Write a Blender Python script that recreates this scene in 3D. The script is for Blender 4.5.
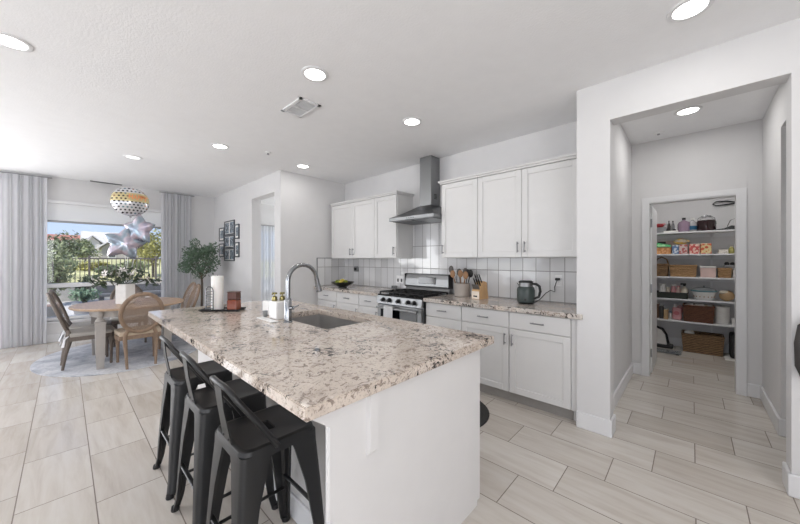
import bpy, bmesh, math, random
from mathutils import Vector, Matrix
R = math.radians
random.seed(7)
SC = bpy.context.scene
COL = SC.collection
for o in list(bpy.data.objects):
    bpy.data.objects.remove(o)

# ------------------------------------------------------------------ camera
cam_d = bpy.data.cameras.new('camera')
cam_d.lens = 14.076
cam_d.sensor_width = 36
cam_d.shift_y = -0.0025
cam_d.clip_end = 400
cam = bpy.data.objects.new('camera', cam_d)
COL.objects.link(cam)
cam.location = (0, 0, 1.36)
cam.rotation_euler = (R(90), 0, R(43.02))
SC.camera = cam

# ------------------------------------------------------------------ colour management
SC.view_settings.view_transform = 'Standard'
SC.view_settings.look = 'None'
SC.view_settings.gamma = 1
SC.view_settings.use_curve_mapping = False
SC.view_settings.exposure = 0.58
SC.cycles.use_denoising = True
SC.cycles.max_bounces = 10
SC.cycles.diffuse_bounces = 6
SC.cycles.transparent_max_bounces = 16
SC.cycles.sample_clamp_indirect = 6
SC.cycles.caustics_reflective = False
SC.cycles.caustics_refractive = False

# ------------------------------------------------------------------ sky
w = bpy.data.worlds.new('sky')
SC.world = w
w.use_nodes = True
nt = w.node_tree
bg = nt.nodes['Background']
tc = nt.nodes.new('ShaderNodeTexCoord')
sx = nt.nodes.new('ShaderNodeSeparateXYZ')
rp = nt.nodes.new('ShaderNodeValToRGB')
nt.links.new(tc.outputs['Generated'], sx.inputs[0])
nt.links.new(sx.outputs['Z'], rp.inputs[0])
nt.links.new(rp.outputs[0], bg.inputs[0])
rp.color_ramp.elements[0].position = 0.0
rp.color_ramp.elements[0].color = (0.52, 0.62, 0.80, 1)
rp.color_ramp.elements[1].position = 0.45
rp.color_ramp.elements[1].color = (0.26, 0.40, 0.75, 1)
bg.inputs[1].default_value = 0.95

# ------------------------------------------------------------------ sun, window daylight and added fill lights
def light(name, kind, loc, rot, energy, color=(1, 1, 1), **kw):
    d = bpy.data.lights.new(name, kind)
    d.energy = energy
    d.color = color
    for k, v in kw.items():
        setattr(d, k, v)
    o = bpy.data.objects.new(name, d)
    COL.objects.link(o)
    o.location = loc
    o.rotation_euler = rot
    return o
light('sun', 'SUN', (6, -9, 14), (R(36), 0, R(32)), 4.6, (1, 0.96, 0.90), angle=R(0.6))
# fill added at two unseen doorways behind camera; daylight from right wall window
light('rear_fill', 'AREA', (-4.9, -3.97, 1.25), (R(152), 0, 0), 41, (0.98, 0.99, 1.0), shape='RECTANGLE', size=2.4, size_y=2.2)
light('rear_fill', 'AREA', (-0.6, -3.97, 1.25), (R(152), 0, 0), 41, (0.98, 0.99, 1.0), shape='RECTANGLE', size=2.4, size_y=2.2)
light('left_fill', 'AREA', (-7.72, -2.4, 1.35), (R(112), 0, R(-90)), 88, (0.98, 0.99, 1.0), shape='RECTANGLE', size=2.4, size_y=1.9)  # fill light added at an unseen left opening to raise the ambient level
light('side_window_daylight', 'AREA', (2.67, -1.6, 1.35), (R(116), 0, R(90)), 58, (1.0, 0.995, 0.985), shape='RECTANGLE', size=2.6, size_y=1.9)
light('den_fill', 'AREA', (-6.2, 5.9, 1.5), (R(90), 0, R(180)), 40, (0.95, 0.98, 1), shape='RECTANGLE', size=1.6, size_y=1.6)  # unseen fill light before the windowless rear wall of the den
CAN_POWER = 1.5

# ------------------------------------------------------------------ materials
MATS = {}
def srgb(r, g, b):
    def f(c):
        c /= 255.0
        return c / 12.92 if c <= 0.04045 else ((c + 0.055) / 1.055) ** 2.4
    return (f(r), f(g), f(b), 1)
class NT:
    def __init__(s, name):
        s.m = bpy.data.materials.new(name)
        s.m.use_nodes = True
        s.t = s.m.node_tree
        s.p = s.t.nodes['Principled BSDF']
        s.out = s.t.nodes['Material Output']
        MATS[name] = s.m
    def n(s, typ, **kw):
        nd = s.t.nodes.new(typ)
        for k, v in kw.items():
            if k.startswith('i_'):
                nd.inputs[k[2:].replace('_', ' ')].default_value = v
            else:
                setattr(nd, k, v)
        return nd
    def l(s, a, b):
        s.t.links.new(a, b)
    def math(s, op, a, b=None):
        nd = s.n('ShaderNodeMath', operation=op)
        for i, v in enumerate((a, b)):
            if v is None: continue
            if isinstance(v, (int, float)): nd.inputs[i].default_value = v
            else: s.l(v, nd.inputs[i])
        return nd.outputs[0]
    def ramp(s, fac, stops, interp='LINEAR'):
        nd = s.n('ShaderNodeValToRGB')
        cr = nd.color_ramp
        cr.interpolation = interp
        while len(cr.elements) < len(stops): cr.elements.new(0.5)
        for e, (p, c) in zip(cr.elements, stops):
            e.position = p; e.color = c
        s.l(fac, nd.inputs[0])
        return nd.outputs[0]
    def mix(s, fac, a, b):
        nd = s.n('ShaderNodeMix', data_type='RGBA')
        for i, v in ((0, fac), (6, a), (7, b)):
            if isinstance(v, (int, float, tuple)): nd.inputs[i].default_value = v
            else: s.l(v, nd.inputs[i])
        return nd.outputs[2]
    def coord(s, scale=(1, 1, 1), kind='Object'):
        t = s.n('ShaderNodeTexCoord')
        m = s.n('ShaderNodeMapping')
        m.inputs['Scale'].default_value = scale
        s.l(t.outputs[kind], m.inputs[0])
        return m.outputs[0]
    def noise(s, vec, scale, detail=4, rough=0.55, dist=0.0):
        nd = s.n('ShaderNodeTexNoise')
        nd.inputs['Scale'].default_value = scale
        nd.inputs['Detail'].default_value = detail
        nd.inputs['Roughness'].default_value = rough
        nd.inputs['Distortion'].default_value = dist
        s.l(vec, nd.inputs['Vector'])
        return nd.outputs[0]
    def bump(s, h, strength=0.2, dist=0.01):
        b = s.n('ShaderNodeBump')
        b.inputs['Strength'].default_value = strength
        b.inputs['Distance'].default_value = dist
        s.l(h, b.inputs['Height'])
        s.l(b.outputs[0], s.p.inputs['Normal'])
def pm(name, rgb, rough=0.5, metal=0.0, var=0.06, vscale=8, bump=0.0, bscale=60, stretch=(1, 1, 1), spec=0.5, **inp):
    """plain material with a slight procedural colour variation"""
    s = NT(name)
    c = srgb(*rgb)
    v = s.coord(stretch)
    f = s.noise(v, vscale, 3)
    lo = tuple(max(0, x * (1 - var)) for x in c[:3]) + (1,)
    hi = tuple(min(1, x * (1 + var)) for x in c[:3]) + (1,)
    s.l(s.ramp(f, [(0.3, lo), (0.7, hi)]), s.p.inputs['Base Color'])
    s.p.inputs['Roughness'].default_value = rough
    s.p.inputs['Metallic'].default_value = metal
    s.p.inputs['Specular IOR Level'].default_value = spec
    for k, x in inp.items():
        s.p.inputs[k.replace('_', ' ')].default_value = x
    if bump:
        s.bump(s.noise(v, bscale, 4), bump, 0.01)
    return s.m

pm('wall_paint', (216, 215, 215), 0.75, var=0.01, bump=0.03, bscale=120, spec=0.25)
pm('ceiling_paint', (238, 238, 239), 0.85, var=0.012, bump=0.2, bscale=70, spec=0.2)
pm('trim_white', (224, 224, 225), 0.4, var=0.01)
pm('cabinet_white', (213, 212, 211), 0.38, var=0.012)
pm('island_white', (216, 214, 213), 0.5, var=0.012)
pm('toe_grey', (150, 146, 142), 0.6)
pm('steel', (146, 147, 148), 0.40, 1.0, var=0.03, vscale=3)
pm('sink_steel', (196, 194, 192), 0.38, 0.8, var=0.05)
pm('steel_dark', (112, 113, 115), 0.3, 1.0, var=0.08)
pm('chrome', (150, 152, 155), 0.14, 1.0, var=0.02)
pm('nickel', (150, 150, 152), 0.3, 1.0)
pm('black_metal', (21, 21, 22), 0.42, 0.0, var=0.12, spec=0.6)
pm('black_gloss', (14, 14, 16), 0.08)
pm('black_iron', (24, 24, 25), 0.6, bump=0.1)
pm('black_plastic', (22, 22, 23), 0.45)
pm('outlet_white', (232, 232, 232), 0.4)
pm('grey_plastic', (120, 121, 122), 0.5)
pm('rod_grey', (150, 150, 152), 0.4, 0.5)
pm('paper', (236, 235, 232), 0.8)
pm('candle_wax', (238, 236, 232), 0.55, Subsurface_Weight=0.1)
pm('kettle_green', (58, 68, 66), 0.35, var=0.08)
pm('stoneware', (168, 160, 153), 0.55, bump=0.05)
pm('block_wood', (198, 160, 116), 0.5, var=0.12, vscale=6, stretch=(8, 8, 1))
pm('block_front', (226, 214, 198), 0.5)
pm('wood_spoon', (150, 112, 78), 0.55, var=0.15)
pm('silicone_grey', (84, 80, 76), 0.5)
pm('bowl_dark', (38, 40, 33), 0.3)
pm('lime_skin', (128, 140, 48), 0.45, bump=0.1)
pm('lemon_skin', (196, 176, 72), 0.45, bump=0.1)
pm('amber_glass', (128, 62, 36), 0.12, var=0.1)
pm('amber_band', (84, 42, 28), 0.3)
pm('gold', (140, 130, 88), 0.25, 1.0)
pm('white_ceramic', (232, 231, 229), 0.25)
pm('table_wood', (178, 150, 124), 0.42, var=0.14, vscale=5, stretch=(1, 9, 9))
pm('table_paint', (168, 163, 158), 0.6, var=0.08)
pm('chair_tan', (138, 116, 97), 0.6, var=0.16, vscale=10, stretch=(3, 3, 1))
pm('chair_grey', (104, 94, 86), 0.6, var=0.2, vscale=10, stretch=(3, 3, 1))
pm('seat_tan', (188, 172, 152), 0.85, bump=0.15, bscale=200)
pm('seat_grey', (176, 172, 166), 0.85, bump=0.15, bscale=200)
pm('tie_white', (214, 214, 216), 0.9)
pm('leaf_olive', (98, 120, 98), 0.6, var=0.35, vscale=14)
pm('leaf_dark', (66, 80, 62), 0.6, var=0.4, vscale=20)
pm('trunk_brown', (92, 80, 68), 0.8, var=0.2, bump=0.3)
pm('pot_grey', (128, 124, 120), 0.7)
pm('petal', (236, 230, 226), 0.6, var=0.06, vscale=20)
pm('frame_black', (58, 64, 72), 0.4)
pm('lens_dark', (40, 40, 42), 0.5)
pm('wicker_black', (26, 25, 24), 0.7)
pm('fence_bronze', (92, 84, 78), 0.6)
pm('stucco', (206, 202, 198), 0.9, var=0.04)
pm('stucco_grey', (164, 158, 154), 0.9, var=0.04)
pm('roof_grey', (182, 178, 176), 0.9, var=0.1, vscale=3)
pm('roof_red', (150, 98, 84), 0.9, var=0.15, vscale=2)
pm('concrete', (176, 172, 168), 0.9, var=0.08, vscale=2)
pm('retaining', (160, 158, 154), 0.9, var=0.1, vscale=4)
pm('bush_green', (128, 136, 100), 0.8, var=0.35, vscale=2.5)
pm('bush_dark', (100, 110, 84), 0.8, var=0.35, vscale=2.5)
pm('bush_yellow', (150, 146, 82), 0.8, var=0.3, vscale=2.5)
pm('slope_grass', (168, 164, 118), 0.95, var=0.3, vscale=0.9)
pm('planter', (88, 88, 90), 0.7)
pm('mat_dark', (52, 51, 50), 0.85)

# lamp and display glows
def emit(name, col, strength):
    s = NT(name)
    s.p.inputs['Base Color'].default_value = (0.8, 0.8, 0.8, 1)
    s.p.inputs['Emission Color'].default_value = col
    s.p.inputs['Emission Strength'].default_value = strength
    return s.m
emit('lamp_on', (1, 0.98, 0.94, 1), 6.0)
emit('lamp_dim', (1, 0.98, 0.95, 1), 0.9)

# granite
def granite(name, warm):
    s = NT(name)
    v = s.coord()
    big = s.noise(v, 4.5, 5, 0.62, 0.8)
    base = s.ramp(big, [(0.30, srgb(186, 172, 160)), (0.44, srgb(209, 196, 184) if warm else srgb(198, 192, 186)), (0.60, srgb(214, 202, 190)), (0.76, srgb(194, 178, 165))])
    fine = s.noise(v, 110, 3, 0.65, 0.3)
    base = s.mix(s.ramp(fine, [(0.55, (0, 0, 0, 1)), (0.64, (0.5, 0.5, 0.5, 1))]), base, srgb(140, 125, 114))
    mid = s.noise(v, 24, 6, 0.68, 1.6)
    base = s.mix(s.ramp(mid, [(0.542, (0, 0, 0, 1)), (0.59, (0.8, 0.8, 0.8, 1))]), base, srgb(126, 110, 100))
    wht = s.noise(v, 42, 4, 0.6, 0.6)
    base = s.mix(s.ramp(wht, [(0.62, (0, 0, 0, 1)), (0.70, (0.6, 0.6, 0.6, 1))]), base, srgb(234, 226, 218))
    clus = s.noise(v, 5, 3, 0.5, 0.4)
    dk = s.noise(v, 17, 7, 0.74, 2.2)
    dmask = s.math('ADD', dk, s.math('MULTIPLY', s.math('SUBTRACT', clus, 0.5), 0.45))
    base = s.mix(s.ramp(dmask, [(0.588, (0, 0, 0, 1)), (0.612, (1, 1, 1, 1))]), base, srgb(40, 35, 33))
    ru = s.noise(v, 16, 4, 0.6, 1.0)
    base = s.mix(s.ramp(ru, [(0.66, (0, 0, 0, 1)), (0.72, (0.5, 0.5, 0.5, 1))]), base, srgb(146, 108, 90))
    s.l(base, s.p.inputs['Base Color'])
    s.p.inputs['Roughness'].default_value = 0.09
    s.p.inputs['Specular IOR Level'].default_value = 0.55
    return s.m
granite('granite', True)
granite('granite_grey', False)

# floor : 305 x 613 mm porcelain planks laid in thirds
def floor_mat():
    s = NT('floor_tile')
    t = s.n('ShaderNodeTexCoord')
    sp = s.n('ShaderNodeSeparateXYZ')
    s.l(t.outputs['Object'], sp.inputs[0])
    x, y = sp.outputs['X'], sp.outputs['Y']
    v = s.math('DIVIDE', s.math('ADD', y, 0.187), 0.3065)
    row = s.math('FLOOR', v)
    fv = s.math('SUBTRACT', v, row)
    u = s.math('SUBTRACT', s.math('DIVIDE', s.math('ADD', x, 3.254), 0.613), s.math('MULTIPLY', row, 1 / 3.0))
    cu = s.math('FLOOR', u)
    fu = s.math('SUBTRACT', u, cu)
    eu = s.math('MINIMUM', fu, s.math('SUBTRACT', 1.0, fu))
    ev = s.math('MINIMUM', fv, s.math('SUBTRACT', 1.0, fv))
    gu = s.math('LESS_THAN', eu, 0.0045)
    gv = s.math('LESS_THAN', ev, 0.009)
    g = s.math('MAXIMUM', gu, gv)
    cmb = s.n('ShaderNodeCombineXYZ')
    s.l(cu, cmb.inputs[0]); s.l(row, cmb.inputs[1])
    wn = s.n('ShaderNodeTexWhiteNoise')
    s.l(cmb.outputs[0], wn.inputs['Vector'])
    mp = s.n('ShaderNodeMapping')
    mp.inputs['Scale'].default_value = (1.3, 11, 1)
    s.l(t.outputs['Object'], mp.inputs[0])
    add = s.n('ShaderNodeVectorMath', operation='MULTIPLY_ADD')
    s.l(wn.outputs['Color'], add.inputs[0])
    add.inputs[1].default_value = (9, 9, 9)
    s.l(mp.outputs[0], add.inputs[2])
    n1 = s.noise(add.outputs[0], 1.6, 5, 0.6, 0.4)
    col = s.ramp(n1, [(0.28, srgb(196, 188, 179)), (0.5, srgb(208, 202, 194)), (0.72, srgb(215, 211, 205))])
    tint = s.ramp(wn.outputs['Value'], [(0.0, srgb(236, 233, 230)), (1.0, srgb(255, 255, 255))])
    m = s.n('ShaderNodeMix', data_type='RGBA', blend_type='MULTIPLY')
    m.inputs[0].default_value = 1
    s.l(col, m.inputs[6]); s.l(tint, m.inputs[7])
    col = s.mix(g, m.outputs[2], srgb(122, 111, 102))
    s.l(col, s.p.inputs['Base Color'])
    rg = s.math('ADD', s.math('MULTIPLY', g, 0.4), 0.2)
    s.l(rg, s.p.inputs['Roughness'])
    s.p.inputs['Specular IOR Level'].default_value = 0.45
    s.bump(s.math('SUBTRACT', 1.0, g), 0.35, 0.002)
    return s.m
floor_mat()

# stacked upright glazed wall tile, 145 x 310 mm (axis 0: runs along x, 1: runs along y)
def tile_mat(name, axis):
    s = NT(name)
    t = s.n('ShaderNodeTexCoord')
    sp = s.n('ShaderNodeSeparateXYZ')
    s.l(t.outputs['Object'], sp.inputs[0])
    a = s.math('DIVIDE', s.math('ADD', sp.outputs[axis], 0.837 + 14.5), 0.1425)
    z = s.math('DIVIDE', s.math('SUBTRACT', sp.outputs['Z'], 0.925), 0.315)
    ca, cz = s.math('FLOOR', a), s.math('FLOOR', z)
    fa, fz = s.math('SUBTRACT', a, ca), s.math('SUBTRACT', z, cz)
    ea = s.math('MINIMUM', fa, s.math('SUBTRACT', 1.0, fa))
    ez = s.math('MINIMUM', fz, s.math('SUBTRACT', 1.0, fz))
    g = s.math('MAXIMUM', s.math('LESS_THAN', ea, 0.024), s.math('LESS_THAN', ez, 0.012))
    cmb = s.n('ShaderNodeCombineXYZ')
    s.l(ca, cmb.inputs[0]); s.l(cz, cmb.inputs[1])
    wn = s.n('ShaderNodeTexWhiteNoise')
    s.l(cmb.outputs[0], wn.inputs['Vector'])
    col = s.ramp(wn.outputs['Value'], [(0.0, srgb(196, 196, 197)), (0.5, srgb(210, 210, 211)), (1.0, srgb(224, 224, 224))])
    s.l(s.mix(g, col, srgb(140, 138, 137)), s.p.inputs['Base Color'])
    s.l(s.math('ADD', s.math('MULTIPLY', g, 0.6), 0.07), s.p.inputs['Roughness'])
    # every tile sits at its own very slight angle
    nz = s.noise(s.coord((1, 1, 1)), 5, 2)
    h = s.math('ADD', s.math('MULTIPLY', s.math('MULTIPLY', fa, s.math('SUBTRACT', wn.outputs['Value'], 0.5)), 1.2), s.math('MULTIPLY', nz, 0.8))
    h = s.math('SUBTRACT', h, s.math('MULTIPLY', g, 0.5))
    s.bump(h, 0.25, 0.006)
    return s.m
tile_mat('tile_x', 0)
tile_mat('tile_y', 1)

# window glass : clear with a faint fresnel sheen
def glass_mat():
    s = NT('window_glass')
    tr = s.n('ShaderNodeBsdfTransparent')
    tr.inputs[0].default_value = (0.97, 0.98, 0.98, 1)
    gl = s.n('ShaderNodeBsdfGlossy')
    gl.inputs['Roughness'].default_value = 0.02
    fr = s.n('ShaderNodeFresnel')
    fr.inputs[0].default_value = 1.35
    mx = s.n('ShaderNodeMixShader')
    s.l(fr.outputs[0], mx.inputs[0]); s.l(tr.outputs[0], mx.inputs[1]); s.l(gl.outputs[0], mx.inputs[2])
    s.l(mx.outputs[0], s.out.inputs[0])
glass_mat()
def sheer_mat(name, col, clear):
    s = NT(name)
    v = s.coord((1, 60, 1))
    nz = s.noise(v, 4, 2)
    df = s.n('ShaderNodeBsdfDiffuse'); df.inputs[0].default_value = col
    tl = s.n('ShaderNodeBsdfTranslucent'); tl.inputs[0].default_value = col
    tr = s.n('ShaderNodeBsdfTransparent')
    m1 = s.n('ShaderNodeMixShader'); m1.inputs[0].default_value = 0.42
    s.l(df.outputs[0], m1.inputs[1]); s.l(tl.outputs[0], m1.inputs[2])
    m2 = s.n('ShaderNodeMixShader')
    s.l(s.ramp(nz, [(0.35, (clear * 0.85,) * 3 + (1,)), (0.65, (clear * 1.15,) * 3 + (1,))]), m2.inputs[0])
    s.l(m1.outputs[0], m2.inputs[1]); s.l(tr.outputs[0], m2.inputs[2])
    s.l(m2.outputs[0], s.out.inputs[0])
sheer_mat('sheer', srgb(222, 222, 225), 0.12)
sheer_mat('sheer_den', srgb(236, 238, 242), 0.22)
sheer_mat('shade_cloth', srgb(252, 252, 252), 0.04)
# open cane weave in the chair backs
def cane():
    s = NT('cane')
    v = s.coord((150, 150, 150))
    ck = s.n('ShaderNodeTexChecker'); ck.inputs['Scale'].default_value = 1
    s.l(v, ck.inputs[0])
    s.p.inputs['Base Color'].default_value = srgb(158, 138, 122)
    s.p.inputs['Roughness'].default_value = 0.7
    s.l(s.math('SUBTRACT', 0.72, s.math('MULTIPLY', ck.outputs['Fac'], 0.7)), s.p.inputs['Alpha'])
cane()
# clear bottle plastic
def clear(name, rgb, alpha=0.55, rough=0.1):
    s = NT(name)
    s.l(s.ramp(s.noise(s.coord(), 10), [(0.3, srgb(*rgb)), (0.7, srgb(*rgb))]), s.p.inputs['Base Color'])
    s.p.inputs['Roughness'].default_value = rough
    s.p.inputs['Alpha'].default_value = alpha
clear('clear_plastic', (206, 204, 206), 0.45)
clear('purple_liquid', (150, 128, 146), 0.9)
clear('blue_liquid', (52, 96, 128), 0.95)
clear('dark_liquid', (44, 24, 26), 0.97)
clear('smoke_glass', (150, 154, 156), 0.6)
# woven baskets
def weave(name, a, b, sc=55):
    s = NT(name)
    v = s.coord()
    wz = s.n('ShaderNodeTexWave', wave_type='BANDS', bands_direction='Z')
    wz.inputs['Scale'].default_value = sc * 0.32
    wz.inputs['Distortion'].default_value = 3
    wz.inputs['Detail'].default_value = 2
    wz.inputs['Detail Scale'].default_value = 2
    s.l(v, wz.inputs[0])
    n = s.noise(v, sc, 3)
    f = s.math('ADD', s.math('MULTIPLY', wz.outputs['Fac'], 0.6), s.math('MULTIPLY', n, 0.5))
    s.l(s.ramp(f, [(0.25, srgb(*b)), (0.75, srgb(*a))]), s.p.inputs['Base Color'])
    s.p.inputs['Roughness'].default_value = 0.75
    s.bump(f, 0.8, 0.012)
weave('wicker_light', (196, 158, 112), (122, 86, 54))
weave('wicker_mid', (150, 118, 82), (84, 60, 40))
weave('wicker_brown', (120, 76, 52), (58, 34, 26))
weave('wicker_seagrass', (142, 112, 78), (72, 54, 38), 40)
# foils
def foil(name, base, gold):
    s = NT(name)
    v = s.coord()
    n = s.noise(v, 6, 2)
    s.l(s.ramp(n, base), s.p.inputs['Base Color'])
    s.p.inputs['Metallic'].default_value = 0.55
    s.p.inputs['Roughness'].default_value = 0.2
    s.bump(s.noise(v, 18, 3), 0.25, 0.02)
def dotted_foil():
    s = NT('foil_gold')
    v = s.coord()
    t = s.n('ShaderNodeTexCoord'); sp = s.n('ShaderNodeSeparateXYZ'); s.l(t.outputs['Object'], sp.inputs[0])
    zz = s.math('DIVIDE', sp.outputs['Z'], 0.036)
    row = s.math('FLOOR', zz)
    yy = s.math('ADD', s.math('DIVIDE', sp.outputs['Y'], 0.042), s.math('MULTIPLY', row, 0.5))
    cy = s.math('FLOOR', yy)
    fz = s.math('SUBTRACT', s.math('SUBTRACT', zz, row), 0.5)
    fy = s.math('SUBTRACT', s.math('SUBTRACT', yy, cy), 0.5)
    d = s.math('SQRT', s.math('ADD', s.math('POWER', fz, 2.0), s.math('POWER', fy, 2.0)))
    cmb = s.n('ShaderNodeCombineXYZ'); s.l(cy, cmb.inputs[0]); s.l(row, cmb.inputs[1])
    wn = s.n('ShaderNodeTexWhiteNoise'); s.l(cmb.outputs[0], wn.inputs['Vector'])
    dot = s.math('LESS_THAN', d, 0.27)
    # no dots on the gold band that carries the lettering
    band = s.math('LESS_THAN', s.math('ABSOLUTE', s.math('SUBTRACT', sp.outputs['Z'], 0.045)), 0.058)
    rightside = s.math('GREATER_THAN', sp.outputs['Y'], -0.03)
    off = s.math('MULTIPLY', band, rightside)
    dot = s.math('MULTIPLY', dot, s.math('SUBTRACT', 1.0, off))
    base = s.mix(band, srgb(204, 204, 206), srgb(205, 190, 144))
    dc = s.ramp(wn.outputs['Value'], [(0.0, srgb(44, 46, 54)), (0.55, srgb(70, 66, 70)), (0.72, srgb(150, 104, 84)), (0.86, srgb(96, 128, 138))], 'CONSTANT')
    s.l(s.mix(dot, base, dc), s.p.inputs['Base Color'])
    s.p.inputs['Metallic'].default_value = 0.45
    s.p.inputs['Roughness'].default_value = 0.25
dotted_foil()
foil('foil_iris', [(0.32, srgb(150, 152, 172)), (0.45, srgb(190, 176, 186)), (0.55, srgb(150, 166, 178)), (0.7, srgb(128, 130, 144))], False)
# rug
def rug():
    s = NT('rug_wool')
    v = s.coord()
    a = s.noise(v, 3.2, 4, 0.6, 0.8)
    b = s.noise(v, 40, 3)
    c = s.ramp(a, [(0.35, srgb(150, 154, 162)), (0.5, srgb(186, 188, 194)), (0.65, srgb(206, 206, 208))])
    s.l(s.mix(s.ramp(b, [(0.45, (0, 0, 0, 1)), (0.7, (0.4, 0.4, 0.4, 1))]), c, srgb(140, 142, 150)), s.p.inputs['Base Color'])
    s.p.inputs['Roughness'].default_value = 0.95
    s.bump(b, 0.4, 0.01)
rug()
# picture contents : dim blue-grey photographs
def photo(name, seed):
    s = NT(name)
    v = s.coord()
    mp = s.n('ShaderNodeVectorMath', operation='ADD'); mp.inputs[1].default_value = (seed, seed * 2, seed * 3)
    s.l(v, mp.inputs[0])
    n = s.noise(mp.outputs[0], 11, 4, 0.6, 1)
    s.l(s.ramp(n, [(0.36, srgb(38, 44, 52)), (0.46, srgb(98, 110, 122)), (0.55, srgb(172, 182, 190)), (0.66, srgb(70, 90, 108))]), s.p.inputs['Base Color'])
    s.p.inputs['Roughness'].default_value = 0.2
for i in range(3): photo('photo_print_%s' % 'abc'[i], i * 3.7 + 1)
# printed cartons
def carton(name, bgc, fg, sc=30, thr=0.5):
    s = NT(name)
    v = s.coord()
    vo = s.n('ShaderNodeTexVoronoi'); vo.inputs['Scale'].default_value = sc
    s.l(v, vo.inputs['Vector'])
    s.l(s.ramp(vo.outputs['Distance'], [(thr - 0.03, srgb(*fg)), (thr, srgb(*bgc))]), s.p.inputs['Base Color'])
    s.p.inputs['Roughness'].default_value = 0.5
carton('carton_orange', (196, 132, 76), (222, 170, 120))
carton('carton_blue', (96, 128, 168), (206, 212, 220))
carton('carton_redwhite', (206, 186, 180), (176, 96, 92))
carton('carton_red', (196, 82, 78), (230, 196, 180))
carton('carton_yellow', (222, 202, 150), (206, 98, 62), 26)
carton('bag_green', (66, 170, 100), (150, 210, 150), 20)
carton('bag_tan', (186, 172, 150), (214, 176, 84), 22)
carton('carton_white', (222, 216, 206), (180, 160, 150), 40, 0.3)
for nm, c in dict(red=(150, 44, 48), pink=(206, 150, 152), pinkdeep=(190, 104, 112), white=(224, 222, 218), blue=(92, 130, 160), brown=(112, 84, 62), tan=(176, 146, 108), grey=(128, 128, 130), cream=(214, 204, 186), black=(26, 26, 28), green=(40, 46, 36), teal=(96, 140, 150), lime=(182, 176, 110), blush=(214, 186, 178), dark=(60, 56, 54)).items():
    pm('p_' + nm, c, 0.5, var=0.08)

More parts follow.
